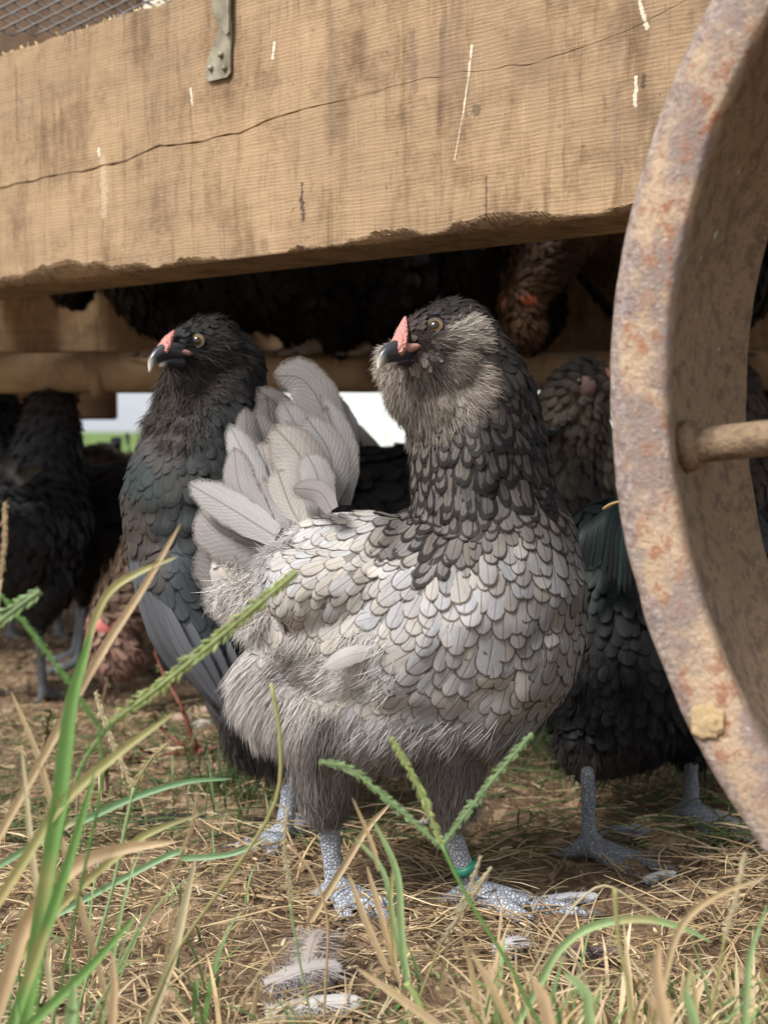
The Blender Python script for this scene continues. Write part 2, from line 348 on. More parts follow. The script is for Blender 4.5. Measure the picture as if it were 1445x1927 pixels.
def build_beam():
    U0, U1 = -.70, 2.3; us = np.concatenate([np.linspace(U0, -.3, 30)[:-1], np.linspace(-.3, .75, 560), np.linspace(.75, U1, 120)[1:]])
    # long drying crack followed by two rows of the front face
    cr = np.array([beam_uv(px, py) for px, py in ((1330, -20), (1180, 55), (1110, 85), (1000, 118), (880, 135), (780, 150), (700, 172), (620, 195), (520, 218), (450, 248), (380, 265), (300, 274), (240, 300), (180, 315), (110, 328), (40, 345), (-100, 372))])
    cr = cr[np.argsort(cr[:, 0])]; cz = np.interp(us, cr[:, 0], cr[:, 1]) + (vnoise(np.stack([us, us*0], -1), 60, 2)-.5)*.0035
    cz = np.clip(cz, BZ0+.03, BZ1-.02)
    ends = np.array([beam_uv(px, 200)[0] for px in (1300, 1000, 860, 720, 560, 300, 20, -200)])[::-1]
    cw = np.interp(us, ends[np.argsort(ends)], np.array([.0002, .0003, .0002, .0003, .0005, .0009, .0007, .0003]))*(.5+vnoise(np.stack([us, us*0], -1), 90, 6))
    P2 = np.stack([us, us*0], -1)
    chip = np.clip(fbm(P2, 7, 4, 21)-.42, 0, 1)*.075 + np.clip(fbm(P2, 45, 3, 31)-.45, 0, 1)*.014   # worn lower corner
    chip = np.clip(chip, .001, .020)
    topj = (fbm(P2, 20, 4, 11)-.47)*.012
    rows = []                                                    # (z, offset from the front plane)
    nlow, nup = 14, 12
    def ring(k):
        R = []; u = us[k]; c0 = BZ0; ch = chip[k]
        R.append((c0, -BTH)); R.append((c0, -BTH*.5)); R.append((c0+.0005, -ch*1.6-.003)); 
        for q in range(1, 5):
            f = q/5; jag = (hash3(int(u*900), q, 3)-.5)*.0035*min(1, ch/.006)
            R.append((c0+ch*f*(.9+.3*f)+jag*.6, -ch*1.5*(1-f)**1.3+jag))
        z0 = c0+ch*1.15+.0005
        for q in range(nlow): R.append((z0+(cz[k]-cw[k]-z0)*q/(nlow-1), 0.))
        R.append((cz[k], -.007 if cw[k] > .0002 else -.0004))
        zt = BZ1+topj[k]
        for q in range(nup): R.append((cz[k]+cw[k]+(zt-cz[k]-cw[k])*q/(nup-1), 0.))
        R.append((zt+.001, -.006)); R.append((zt+.0015, -BTH*.5)); R.append((zt, -BTH)); return R
    V = []
    for k in range(len(us)):
        for z, o in ring(k): V.append((us[k], o, z))
    V = np.array(V); n = len(V)//len(us)
    fr = V[:, 1] > -.001
    V[:, 1] += np.where(fr, (fbm(V[:, [0, 2]], 24, 3, 4)-.47)*.0012, 0)
    F = [[k*n+j, (k+1)*n+j, (k+1)*n+(j+1) % n, k*n+(j+1) % n] for k in range(len(us)-1) for j in range(n)]
    F.append(list(range(n))); F.append([(len(us)-1)*n+j for j in range(n)][::-1])
    o = obj('beam', mesh_data('beam', V, F), M_BEAM)
    o.matrix_world = Matrix(((BE[0], BN[0], 0, BO[0]), (BE[1], BN[1], 0, BO[1]), (0, 0, 1, 0), (0, 0, 0, 1)))
    o['label'] = 'thick rough sawn timber beam with a long crack across the top of the view'; o['category'] = 'wooden beam'
    o.data.polygons.foreach_set('use_smooth', np.zeros(len(o.data.polygons), bool))
build_beam()
def plank(name, px0, py0, px1, py1, D0, D1, th, m, label, cat, piece=None):
    """a board spanning two photo columns; rows py0 (top) and py1 (bottom) measured at D0"""
    a = W(px0, py0, D0); b = W(px0, py1, D0); e = W(px1, py0, D1); zt, zb = a[2], b[2]
    d = e-a; d[2] = 0; L = np.linalg.norm(d); d = d/L; n = np.array([-d[1], d[0], 0.])
    if n[1] < 0: n = -n
    V, F = box((L/2, th/2, (zt+zb)/2), (L, th, zt-zb), bev=.004)
    o = obj(name, mesh_data(name, V, F, smooth=False), m, label=label, category=cat)
    o.matrix_world = Matrix(((d[0], n[0], 0, a[0]), (d[1], n[1], 0, a[1]), (0, 0, 1, 0), (0, 0, 0, 1))); return o
plank('board', -900, 480, 1900, 668, 2.35, 2.20, .05, M_WOODL, 'rear frame board behind the perched hens, below the deck', 'board')
plank('board', -900, 738, 214, 790, 2.62, 2.55, .03, M_WOOD, 'short low brown board at the far left under the deck', 'board')
plank('board', -900, 560, 2300, 734, 2.75, 2.62, .03, M_WOODR, 'rust brown rail above the bright gap behind the hens', 'board')
plank('board', -1500, 850, 3000, 1090, 3.6, 3.5, .03, M_WOOD, 'added low board hidden behind the hens, keeping the far side under the trailer dark', 'board')  # unseen board, added to block the bright ground behind the flock
def daylight_wall():  # added white wall and top standing in for blown-out daylight in the gaps
    a, b = W(330, 800, 14.), W(2200, 800, 15.); L = float(np.linalg.norm((b-a)[:2])); t = thing('shed', 'added long white wall far beyond the trailer standing in for overexposed daylight in the gaps', 'shed', (a[0], a[1], 0)); ang = math.atan2(b[1]-a[1], b[0]-a[0]); t.rotation_euler = (0, 0, ang)
    m = simple('daylight_white', (.82, .83, .84), .6, 0, 3, .03)
    for i in range(int(L/1.0)+1):
        V, F = box((i+.5, .02, 1.15), (.985, .05, 2.3), bev=.01); obj('daylight_sheet', mesh_data('daylight_sheet', V, F, smooth=False), m, t)
    V, F = box((L/2, .6, 2.42), (L+1, 1.6, .06), bev=.01); obj('daylight_roof', mesh_data('daylight_roof', V, F, smooth=False), m, t)
daylight_wall()
# deck boards: run across the frame, each a part
dk = thing('deck', 'boarded trailer floor roofing the dark space over the hens', 'deck', (0, 0, .70))
mesh_cache = {}
c0 = BO - BN*(BTH+.02)
for i in range(26):
    L = 2.6; p = c0 + BE*(-.75+.12*i)
    V, F = box((0, 0, 0), (.100, L, .022), bev=.002)
    me = mesh_cache.setdefault('deck_board', mesh_data('deck_board', V, F, smooth=False))
    o = obj('deck_board', me, M_WOOD, dk)
    q = p - BN*L/2; ang = math.atan2(BE[1], BE[0])
    o.location = (q[0], q[1], rnd.uniform(-.002, .002)); o.rotation_euler = (0, 0, ang)
# round pipe that the birds perch on
def pipe_mat():
    m, t, b = mat('rusty_pipe'); N = NT(t); co = N.co(); n = N.noise(co, 14, 6, .65)
    N.put(b.inputs['Base Color'], N.ramp(n, [(.3, (.20, .12, .07)), (.5, (.42, .28, .15)), (.7, (.52, .37, .21))])); b.inputs['Roughness'].default_value = .8
    N.put(b.inputs['Normal'], N.bump(N.noise(co, 90, 4), .5, .003)); return m
pr = thing('perch_pipe', 'rusty round rail under the deck that the hens roost on', 'rail', W(250, 708, 2.1))
PP = spline([W(-700, 706, 2.12)-W(250, 708, 2.1), W(2200, 692, 2.06)-W(250, 708, 2.1)], 40)
V, F = tube(PP, .028+.0015*rng.random(40), 20, cap=True); M_PIPE = pipe_mat(); obj('pipe', mesh_data('pipe', V, F), M_PIPE, pr)
for px in (187, 1180):
    c = W(px, 707, 2.105)-W(250, 708, 2.1); V, F = tube([c-[.008, 0, 0], c+[.008, 0, 0]], .0325, 20); obj('collar', mesh_data('collar', V, F), M_PIPE, pr)

# bracket (galvanised strap) on the beam
def galv():
    m, t, b = mat('dull_galvanised_steel'); N = NT(t); n = N.noise(N.co(), 60, 5)
    N.put(b.inputs['Base Color'], N.ramp(n, [(.3, (.13, .11, .075)), (.6, (.27, .24, .17)), (.8, (.36, .33, .26))])); b.inputs['Roughness'].default_value = .55; b.inputs['Metallic'].default_value = .35; return m
M_GALV = galv()
def slab(pts, off, th, name, parent, m, base):
    P = np.array([beam_hit(x, y) for x, y in pts]); n = len(P)
    V = np.concatenate([P+BN*off, P+BN*(off+th)])-base
    F = [list(range(n))[::-1], [n+i for i in range(n)]]+[[i, (i+1) % n, n+(i+1) % n, n+i] for i in range(n)]
    return obj(name, mesh_data(name, V, F, smooth=False), m, parent)
bb = beam_hit(418, 90); br = thing('strap_bracket', 'galvanised steel strap riveted to the beam near the top left', 'bracket', bb)
slab([(421, 44), (440, 40), (440, 70), (439, 137), (432, 146), (400, 153), (393, 148), (396, 112), (412, 76)], .0015, .0022, 'strap_plate', br, M_GALV, bb)
slab([(398, -40), (443, -40), (443, 62), (438, 68), (420, 40)], .005, .003, 'strap_arm', br, M_GALV, bb)
for x, y in ((423, 104), (404, 129), (430, 129)):
    c = beam_hit(x, y)-bb; V, F = tube([c+BN*.003, c+BN*.0062, c+BN*.0072], [.0029, .0026, .0014], 12); obj('rivet', mesh_data('rivet', V, F), M_GALV, br)
# coop wall above the beam: dark board, pale panel, expanded metal
plank('board', -500, -140, 262, 160, 1.78, 1.74, .02, wood_mat('dark_stained_board', (.17, .11, .07), drops=False), 'dark brown board behind the beam in the top left corner', 'board')
plank('panel', 170, -160, 640, 150, 1.95, 1.93, .012, simple('cream_paint', (.66, .62, .50), .7, .1, 30, .1), 'cream painted panel behind the wire mesh at top left', 'panel')
plank('wood_block', 318, -60, 410, 22, 1.50, 1.47, .05, M_BEAM, 'short wood block above the beam beside the steel strap', 'wood block')
def wires():
    parts = []; D = 1.62
    def pt(a, c): return W(-60+a, -60+c, D)
    for k in range(-10, 24):
        for s in (1, -1):
            x0 = k*42; P = []
            for q in range(0, 19):
                yy = q*7; xx = x0+s*(q*14)
                sag = 1+.0
                if -70 <= xx <= 480 and yy < 112+22*math.sin(xx*.012): P.append(pt(xx, yy)+np.array([0, (q % 2)*.0015*s, 0]))
            if len(P) > 2: parts.append(tube(P, .0013, 5))
    V, F = join(parts); c = W(150, 0, D)
    t = thing('wire_mesh', 'expanded metal mesh seen over the beam at top left', 'wire mesh', c)
    obj('mesh_wires', mesh_data('mesh_wires', V-c, F), simple('dark_wire', (.13, .12, .11), .5, 0, 60, .3, .5), t, kind='stuff')
wires()
# sawdust and feed crumbs on the beam's top edge
def crumbs():
    V = []; F = []; n = 0
    for i in range(420):
        u = rnd.choice([beam_uv(20, 120)[0], beam_uv(120, 90)[0], beam_uv(265, 40)[0], beam_uv(230, 60)[0], beam_uv(170, 60)[0]])+rnd.gauss(0, .03); r = rnd.uniform(.001, .0034)
        c = BO+BE*u-BN*rnd.uniform(.004, .03)+np.array([0, 0, BZ1+rnd.uniform(.0, .006)])
        q = rng.normal(size=(4, 3)); q = nrm(q)*r; V.append(c+q); F += [[n, n+1, n+2], [n, n+2, n+3], [n, n+3, n+1], [n+1, n+3, n+2]]; n += 4
    obj('sawdust', mesh_data('sawdust', np.concatenate(V), F, smooth=False), simple('sawdust', (.62, .48, .26), .9), kind='stuff', label='crumbs of pale sawdust lying along the top edge of the beam', category='sawdust')
crumbs()

# ------------------------------------------------------------------ steel wheel
def rust_mat():
    m, t, b = mat('rusty_steel'); N = NT(t); co = N.co()
    sp = N.n('SeparateXYZ'); N.put(sp.inputs[0], co); x, y, z = sp.outputs     # y is the axle direction, towards the viewer
    rad = N.m('SQRT', N.m('ADD', N.m('MULTIPLY', x, x), N.m('MULTIPLY', z, z)))
    n1 = N.noise(co, 22, 8, .65); n2 = N.noise(co, 90, 6, .7); n3 = N.noise(co, 9, 4); n4 = N.noise(co, 330, 4, .7); fleck = N.voro(co, 520)[0]
    pale = N.mix(n2, (.47, .355, .24), (.33, .235, .155)); rust = N.mix(n4, (.33, .13, .06), (.22, .11, .07)); purp = N.mix(n4, (.16, .12, .105), (.29, .23, .20))
    c = N.mix(N.step(n1, .45, .58), pale, purp)
    c = N.mix(N.m('MULTIPLY', N.step(n2, .52, .60), N.step(n3, .38, .55)), c, rust); n5 = N.noise(co, 200, 5, .75); c = N.mix(N.m('MULTIPLY', N.step(n5, .54, .64), .6), c, (.30, .16, .10)); c = N.mix(N.m('MULTIPLY', N.m('SUBTRACT', 1.0, N.step(n5, .34, .42)), .55), c, (.56, .47, .38))
    c = N.mix(N.m('MULTIPLY', N.step(n4, .62, .72), .8), c, (.17, .08, .05))
    lip = N.step(N.m('ADD', rad, N.m('MULTIPLY', N.m('SUBTRACT', n1, .5), .03)), .3590, .3640)
    c = N.mix(N.m('MULTIPLY', lip, .7), c, N.mix(N.step(n5, .4, .6), (.33, .27, .25), (.13, .105, .10)))
    c = N.mix(N.m('MULTIPLY', N.m('SUBTRACT', 1.0, N.step(fleck, .12, .26)), N.step(n2, .38, .50)), c, (.20, .085, .05)); c = N.mix(N.m('MULTIPLY', N.step(N.noise(co, 800, 3, .8), .56, .66), .5), c, (.12, .08, .065))
    inn = N.m('SUBTRACT', 1.0, N.step(y, -.012, -.004))
    dirt = N.mix(n1, (.30, .21, .125), (.19, .13, .08)); dirt = N.mix(N.m('MULTIPLY', N.step(n2, .48, .60), .7), dirt, (.11, .072, .05)); dirt = N.mix(N.m('MULTIPLY', N.step(n5, .53, .63), .6), dirt, (.09, .06, .042)); dirt = N.mix(N.m('MULTIPLY', N.step(n4, .66, .72), .7), dirt, (.36, .29, .19))
    c = N.mix(inn, c, dirt)
    dirt = N.mix(N.m('MULTIPLY', N.step(N.noise(N.map(co, (1, 1, .5)), 55, 6, .75), .50, .60), .65), dirt, (.095, .06, .04)); dirt = N.mix(N.m('MULTIPLY', N.step(N.noise(co, 700, 2), .68, .74), .8), dirt, (.55, .47, .35))
    gp = N.m('MULTIPLY', N.step(N.noise(N.map(co, (1, 1, .4)), 26, 4, .6), .665, .68), inn); c = N.mix(gp, c, (.40, .46, .34))
    sc_ = N.step(N.noise(N.map(co, (1, 1, .3)), 60, 4, .7), .70, .72); c = N.mix(N.m('MULTIPLY', sc_, .8), c, (.72, .70, .64))
    N.put(b.inputs['Base Color'], c); b.inputs['Roughness'].default_value = .72; b.inputs['Metallic'].default_value = .08; b.inputs['Specular IOR Level'].default_value = .4
    N.put(b.inputs['Normal'], N.bump(N.m('ADD', n2, N.m('MULTIPLY', n4, .9)), .9, .0022)); return m
def build_wheel():
    C = np.array([.43, .581, .389]); yaw = .56; tilt = -.026; R, Ri, WD = .37, .338, .125
    d = np.array([-math.cos(yaw), math.sin(yaw), 0]); n = np.array([-math.sin(yaw), -math.cos(yaw), 0]); up = np.array([0, 0, 1.])
    up2 = up*math.cos(tilt)+n*math.sin(tilt); n2 = n*math.cos(tilt)-up*math.sin(tilt)
    wh = thing('wagon_wheel', 'rusty steel wagon wheel standing in front of the beam at the right edge', 'wheel', C)
    X = -d
    wh.matrix_world = Matrix(((X[0], n2[0], up2[0], C[0]), (X[1], n2[1], up2[1], C[1]), (X[2], n2[2], up2[2], C[2]), (0, 0, 0, 1)))
    mt = rust_mat(); N_ = 360; th = np.linspace(0, 2*math.pi, N_, endpoint=False)
    prof = [(R-.004, 0), (Ri+.003, .0005), (Ri+.0008, -.0008), (Ri, -.0035), (Ri+.0005, -.012), (Ri+.004, -.020), (Ri+.008, -.030), (Ri+.009, -.06), (Ri+.0085, -.095), (Ri+.004, -.115), (Ri, -.123), (Ri+.0005, -.127), (R-.003, -.127), (R, -.123), (R, -.06), (R+.0005, -.006), (R-.0008, -.0018)]
    V = []
    for i, t in enumerate(th):
        for k, (r, y) in enumerate(prof):
            p = np.array([r*math.cos(t), y, r*math.sin(t)]); V.append(p)
    V = np.array(V); j = (fbm(V, 45, 4, 3)-.47); rad = nrm(V*np.array([1, 0, 1])); V = V + rad*j[:, None]*.0032 + np.array([0, 1, 0])*(fbm(V, 30, 3, 8)-.47)[:, None]*.0025
    m = len(prof); F = [[i*m+k, i*m+(k+1) % m, ((i+1) % N_)*m+(k+1) % m, ((i+1) % N_)*m+k] for i in range(N_) for k in range(m)]
    obj('rim', mesh_data('rim', V, F), mt, wh)
    # spokes; one leaves the rim where the photograph shows it
    import math as _m
    rp = ray(1275, 842); o = np.array([0, 0, H]); tt = np.dot(C-n2*.045-o, n2)/np.dot(rp, n2); q = o+rp*tt-C
    a0 = math.atan2(np.dot(q, up2), np.dot(q, X))
    for k in range(10):
        a = a0+k*2*math.pi/10; r = np.array([math.cos(a), 0, math.sin(a)]); yo = -.045 if k % 2 == 0 else -.095
        P = [r*(Ri+.006)+[0, yo, 0], r*(Ri-.02)+[0, yo, 0], r*.2+[0, yo*.9, 0], r*.05+[0, yo*.7, 0]]
        V, F = tube(spline(P, 14), [.0125, .0105, .0098]+[.0095]*11, 14); sp_ = obj('spoke', mesh_data('spoke', V, F), mt, wh)
        V, F = tube([r*(Ri+.009)+[0, yo, 0], r*(Ri-.001)+[0, yo, 0]], [.0145, .0125], 14); obj('spoke_weld', mesh_data('spoke_weld', V, F), mt, sp_)
    V, F = tube([[0, .01, 0], [0, .0, 0], [0, -.13, 0], [0, -.14, 0]], [.04, .055, .055, .04], 28); obj('hub', mesh_data('hub', V, F), mt, wh)
    V, F = tube([[0, .03, 0], [0, .012, 0]], [.028, .028], 6); obj('axle_nut', mesh_data('axle_nut', V, F, smooth=False), mt, wh)
    # dried mud lump on the flange
    pm = ray(1333, 1357); tt = np.dot(C-o, n2)/np.dot(pm, n2); g = o+pm*tt-C; g = np.array([np.dot(g, X), .0015, np.dot(g, up2)])
    a = rng.normal(size=(700, 3)); a = nrm(a)*[.0085, .003, .010]; a *= (.8+.4*fbm(a, 220, 3, 5))[:, None]
    import bmesh
    bm = bmesh.new(); bmesh.ops.create_icosphere(bm, subdivisions=4, radius=1)
    for v in bm.verts:
        cc = np.array(v.co); k = .75+.5*float(fbm(cc[None], 3.5, 4, 5)[0]); k = .45+1.1*float(fbm(cc[None], 2.2, 4, 15)[0]); v.co = Vector((max(-.0085, min(.0085, cc[0]*.0105*k)), cc[1]*.0010*k, cc[2]*.0085*k))
    bm.verts.index_update(); V = np.array([v.co[:] for v in bm.verts])+g; F = [[v.index for v in f.verts] for f in bm.faces]; bm.free()
    obj('mud_lump', mesh_data('mud_lump', V, F), simple('ochre_mud', (.36, .26, .14), .95, .8, 260), wh, label='ochre mud lump stuck on the rim')
build_wheel()

# ------------------------------------------------------------------ birds
import bmesh
_b = bmesh.new(); bmesh.ops.create_icosphere(_b, subdivisions=2, radius=1); ICO_V = np.array([v.co[:] for v in _b.verts]); ICO_F = np.array([[v.index for v in f.verts] for f in _b.faces]); _b.free()
def skin_mesh(chains, voxel, smooth=6):
    """chains: lists of (x,y,z,r); swept spheres fused by a voxel remesh into one continuous surface"""
    Vs = []; Fs = []; o = 0
    for ch in chains:
        ch = np.asarray(ch, float); pts = [ch[0]]
        for a, b in zip(ch[:-1], ch[1:]):
            L = np.linalg.norm(b[:3]-a[:3]); n = max(1, int(L/(.28*min(a[3], b[3])+1e-4)))
            for k in range(1, n+1): pts.append(a+(b-a)*k/n)
        for p in pts: Vs.append(ICO_V*p[3]+p[:3]); Fs.append(ICO_F+o); o += len(ICO_V)
    me = mesh_data('tmp', np.concatenate(Vs), np.concatenate(Fs)); ob = bpy.data.objects.new('tmp', me); COL.objects.link(ob)
    r = ob.modifiers.new('r', 'REMESH'); r.mode = 'VOXEL'; r.voxel_size = voxel
    s = ob.modifiers.new('s', 'SMOOTH'); s.factor = .5; s.iterations = smooth
    dg = bpy.context.evaluated_depsgraph_get(); ev = ob.evaluated_get(dg); m2 = ev.to_mesh()
    V = np.empty(len(m2.vertices)*3, np.float32); m2.vertices.foreach_get('co', V); V = V.reshape(-1, 3).astype(float)
    m2.calc_loop_triangles(); T = np.empty(len(m2.loop_triangles)*3, np.int32); m2.loop_triangles.foreach_get('vertices', T); T = T.reshape(-1, 3)
    Q = [list(p.vertices) for p in m2.polygons]
    ev.to_mesh_clear(); bpy.data.objects.remove(ob); bpy.data.meshes.remove(me)
    if all(len(q) == 4 for q in Q): Q = np.array(Q)
    return V, Q, T
class Field:
    """inverse-distance blend of hand-placed anchors on the animal"""
    def __init__(s, P, A, D, sc=(1, .08, 1)): s.P = np.asarray(P)*sc; s.A = np.asarray(A); s.D = nrm(np.asarray(D)); s.sc = np.array(sc)
    def __call__(s, X, pw=4.6):
        d = np.linalg.norm((X*s.sc)[:, None]-s.P[None], axis=2); w_ = 1/(d+.004)**pw; w_ /= w_.sum(1, keepdims=True)
        return w_@s.A, nrm(w_@s.D)
def sample(V, T, n, seed):
    r = np.random.default_rng(seed); a, b, c = V[T[:, 0]], V[T[:, 1]], V[T[:, 2]]
    ar = np.linalg.norm(np.cross(b-a, c-a), axis=1); i = r.choice(len(T), n, p=ar/ar.sum()); u, v = r.random(n), r.random(n); m = u+v > 1; u[m] = 1-u[m]; v[m] = 1-v[m]
    N_ = nrm(np.cross(b-a, c-a))[i]; return a[i]+(b-a)[i]*u[:, None]+(c-a)[i]*v[:, None], N_
def poisson(P, S):
    cell = {}; g = S.max(); keep = []
    K = np.floor(P/g).astype(int)
    for i in range(len(P)):
        k = tuple(K[i]); ok = True
        for dx in (-1, 0, 1):
            for dy in (-1, 0, 1):
                for dz in (-1, 0, 1):
                    for j in cell.get((k[0]+dx, k[1]+dy, k[2]+dz), ()):
                        q = P[i]-P[j]
                        if q[0]*q[0]+q[1]*q[1]+q[2]*q[2] < (S[i]*.5+S[j]*.5)**2: ok = False; break
                    if not ok: break
                if not ok: break
            if not ok: break
        if ok: keep.append(i); cell.setdefault(k, []).append(i)
    return np.array(keep)
ROWS = np.array([0, .2, .42, .6, .76, .88, .96, 1.]); COLS = np.array([-1, -.55, 0, .55, 1.])
def fw(v): return np.where(v > .55, np.sqrt(np.clip(1-((v-.55)/.45)**2, .0, 1)), .55+.45*np.sin(np.clip(v/.55, 0, 1)*math.pi/2))
GV, GS = np.meshgrid(ROWS, COLS, indexing='ij'); GX = GS*fw(GV); NR, NC = len(ROWS), len(COLS)
_i = np.arange(NR-1)[:, None]*NC+np.arange(NC-1)[None]; GF = np.stack([_i, _i+1, _i+NC+1, _i+NC], -1).reshape(-1, 4)
GUV = np.stack([GX.ravel(), GV.ravel()], 1)
def feathers(bvh, P, Nn, Dn, L, Wd, lift, seed=0):
    """shingled contour feathers, each vertex laid over the body surface; returns (n, k, 3)"""
    r = np.random.default_rng(seed); out = np.empty((len(P), NR*NC, 3))
    ang = r.normal(0, .17, len(P)); k = r.uniform(.5, 1.7, len(P)); off = r.uniform(0, .0007, len(P)); tw = r.normal(0, .04, len(P))
    for i in range(len(P)):
        t = Dn[i]-Nn[i]*np.dot(Dn[i], Nn[i]); t /= np.linalg.norm(t)+1e-9; b = np.cross(Nn[i], t)
        t, b = t*math.cos(ang[i])+b*math.sin(ang[i]), b*math.cos(ang[i])-t*math.sin(ang[i])
        Q = P[i]+t*(L[i]*GV.reshape(-1, 1))+b*(Wd[i]*GX.reshape(-1, 1)); gv = GV.ravel(); gx = GX.ravel()
        for j in range(NR*NC):
            loc, nn, _, _ = bvh.find_nearest(Vector(Q[j]))
            h = lift*k[i]*(gv[j]**1.2)*(1-.35*gx[j]*gx[j]) - .0004*gx[j]*gx[j] + off[i] + tw[i]*gx[j]*Wd[i]*gv[j] + .0003
            out[i, j] = (loc.x+nn.x*h, loc.y+nn.y*h, loc.z+nn.z*h)
    return out
def pack(V3, BC, EC, alpha, wide=None):
    n, k, _ = V3.shape; F = (GF[None]+(np.arange(n)*k)[:, None, None]).reshape(-1, 4)
    a = np.repeat(np.concatenate([BC, alpha[:, None]], 1), k, axis=0); EC = np.concatenate([EC, (np.ones(n) if wide is None else 1-wide)[:, None]], 1); e = np.repeat(EC, k, axis=0)
    return V3.reshape(-1, 3), F, np.tile(GUV, (n, 1)), {'bc': a, 'ec': e}
def strands(P, Nn, Dn, L, lift, wd, C, seed=0, curl=.3, seg=4, jit=.25):
    r = np.random.default_rng(seed); n = len(P); L = np.broadcast_to(L, (n,))*r.uniform(.6, 1.25, n); lift = np.broadcast_to(lift, (n,))
    t = Dn-Nn*(Dn*Nn).sum(1, keepdims=True); t = nrm(t)+r.normal(0, jit, (n, 3)); t = nrm(t); c = nrm(np.cross(t, Nn)+r.normal(0, .3, (n, 3)))
    d0 = nrm(t+Nn*(lift[:, None]*1.6)); d1 = nrm(t-Nn*.15+c*r.normal(0, curl, (n, 1))); pts = []
    p = P-Nn*.0015
    for s in range(seg+1):
        pts.append(p); f = s/seg; p = p+nrm(d0*(1-f)+d1*f)*(L/seg)[:, None]
    pts = np.stack(pts, 1); wv = wd*np.array([.8, 1, .9, .6, .12][:seg+1]); side = nrm(np.cross(t, nrm(Nn+r.normal(0, .6, (n, 3)))))
    A = pts-side[:, None]*wv[None, :, None]; B = pts+side[:, None]*wv[None, :, None]; V = np.stack([A, B], 2).reshape(-1, 3)
    base = (np.arange(n)*(2*(seg+1)))[:, None]; q = np.arange(seg)*2; F = np.stack([base+q, base+q+1, base+q+3, base+q+2], -1).reshape(-1, 4)
    Cv = C*r.uniform(.75, 1.3, (n, 1)); return V, F, np.repeat(Cv, 2*(seg+1), axis=0)
def long_feather(P, wd, n0, cup=.12, rows=14, cols=7):
    """a big tail or wing feather along spline points P, facing roughly n0"""
    C = spline(P, rows); T = nrm(np.gradient(C, axis=0)); n0 = nrm(np.asarray(n0, float)); S = nrm(np.cross(T, n0)); Nn = nrm(np.cross(S, T))
    v = np.linspace(0, 1, rows); v = v; s = np.linspace(-1, 1, cols); x = s[None]*fw(v)[:, None]
    edge = 1+.03*np.sin(np.arange(rows)*2.1)[:, None]
    V = C[:, None]+S[:, None]*(x*wd*edge)[..., None]-Nn[:, None]*(x*x*wd*cup*2)[..., None]
    i = np.arange(rows-1)[:, None]*cols+np.arange(cols-1)[None]; F = np.stack([i, i+1, i+cols+1, i+cols], -1).reshape(-1, 4)
    return V.reshape(-1, 3), F, np.stack([x.ravel(), np.repeat(v, cols)], 1)
def beak_parts(root, base, up_pts, up_r, lo_pts, lo_r, m=M_BEAK, flat=1.25):
    for nm, P, R, in (('beak', up_pts, up_r), ('lower_beak', lo_pts, lo_r)):
        C = spline(P, 16); Rr = np.interp(np.linspace(0, 1, 16), np.linspace(0, 1, len(R)), R); V, F = tube(C-base, Rr, 14, flat=flat)
        uv = np.stack([np.repeat(np.linspace(0, 1, 16), 14), np.zeros(16*14)], 1); obj(nm, mesh_data(nm, V, F, uv=uv), m, root)
def eye_part(root, base, c, n, r, m=M_EYE, squint=.93):
    n = nrm(n); a = nrm(np.cross(n, [0, 0, 1.])); u = np.cross(a, n); V = []; uv = []; K, J = 12, 24
    for i in range(K):
        ph = i/(K-1)*math.pi*.5
        for j in range(J):
            t = 2*math.pi*j/J; V.append(c+r*(math.sin(ph)*(math.cos(t)*a+squint*math.sin(t)*u)+math.cos(ph)*n*.62)); uv.append((i/(K-1), 0))
    F = [[i*J+j, i*J+(j+1) % J, (i+1)*J+(j+1) % J, (i+1)*J+j] for i in range(K-1) for j in range(J)]
    e = obj('eye', mesh_data('eye', np.array(V)-base, F, uv=uv), m, root)
    th = np.linspace(0, 2*math.pi, 28); L = np.array([c+n*.0004+r*1.06*(math.cos(t)*a+squint*math.sin(t)*u) for t in th]); v, f = tube(L-base, .0011, 8, cap=False); obj('eyelid', mesh_data('eyelid', v, f), M_LID, e)
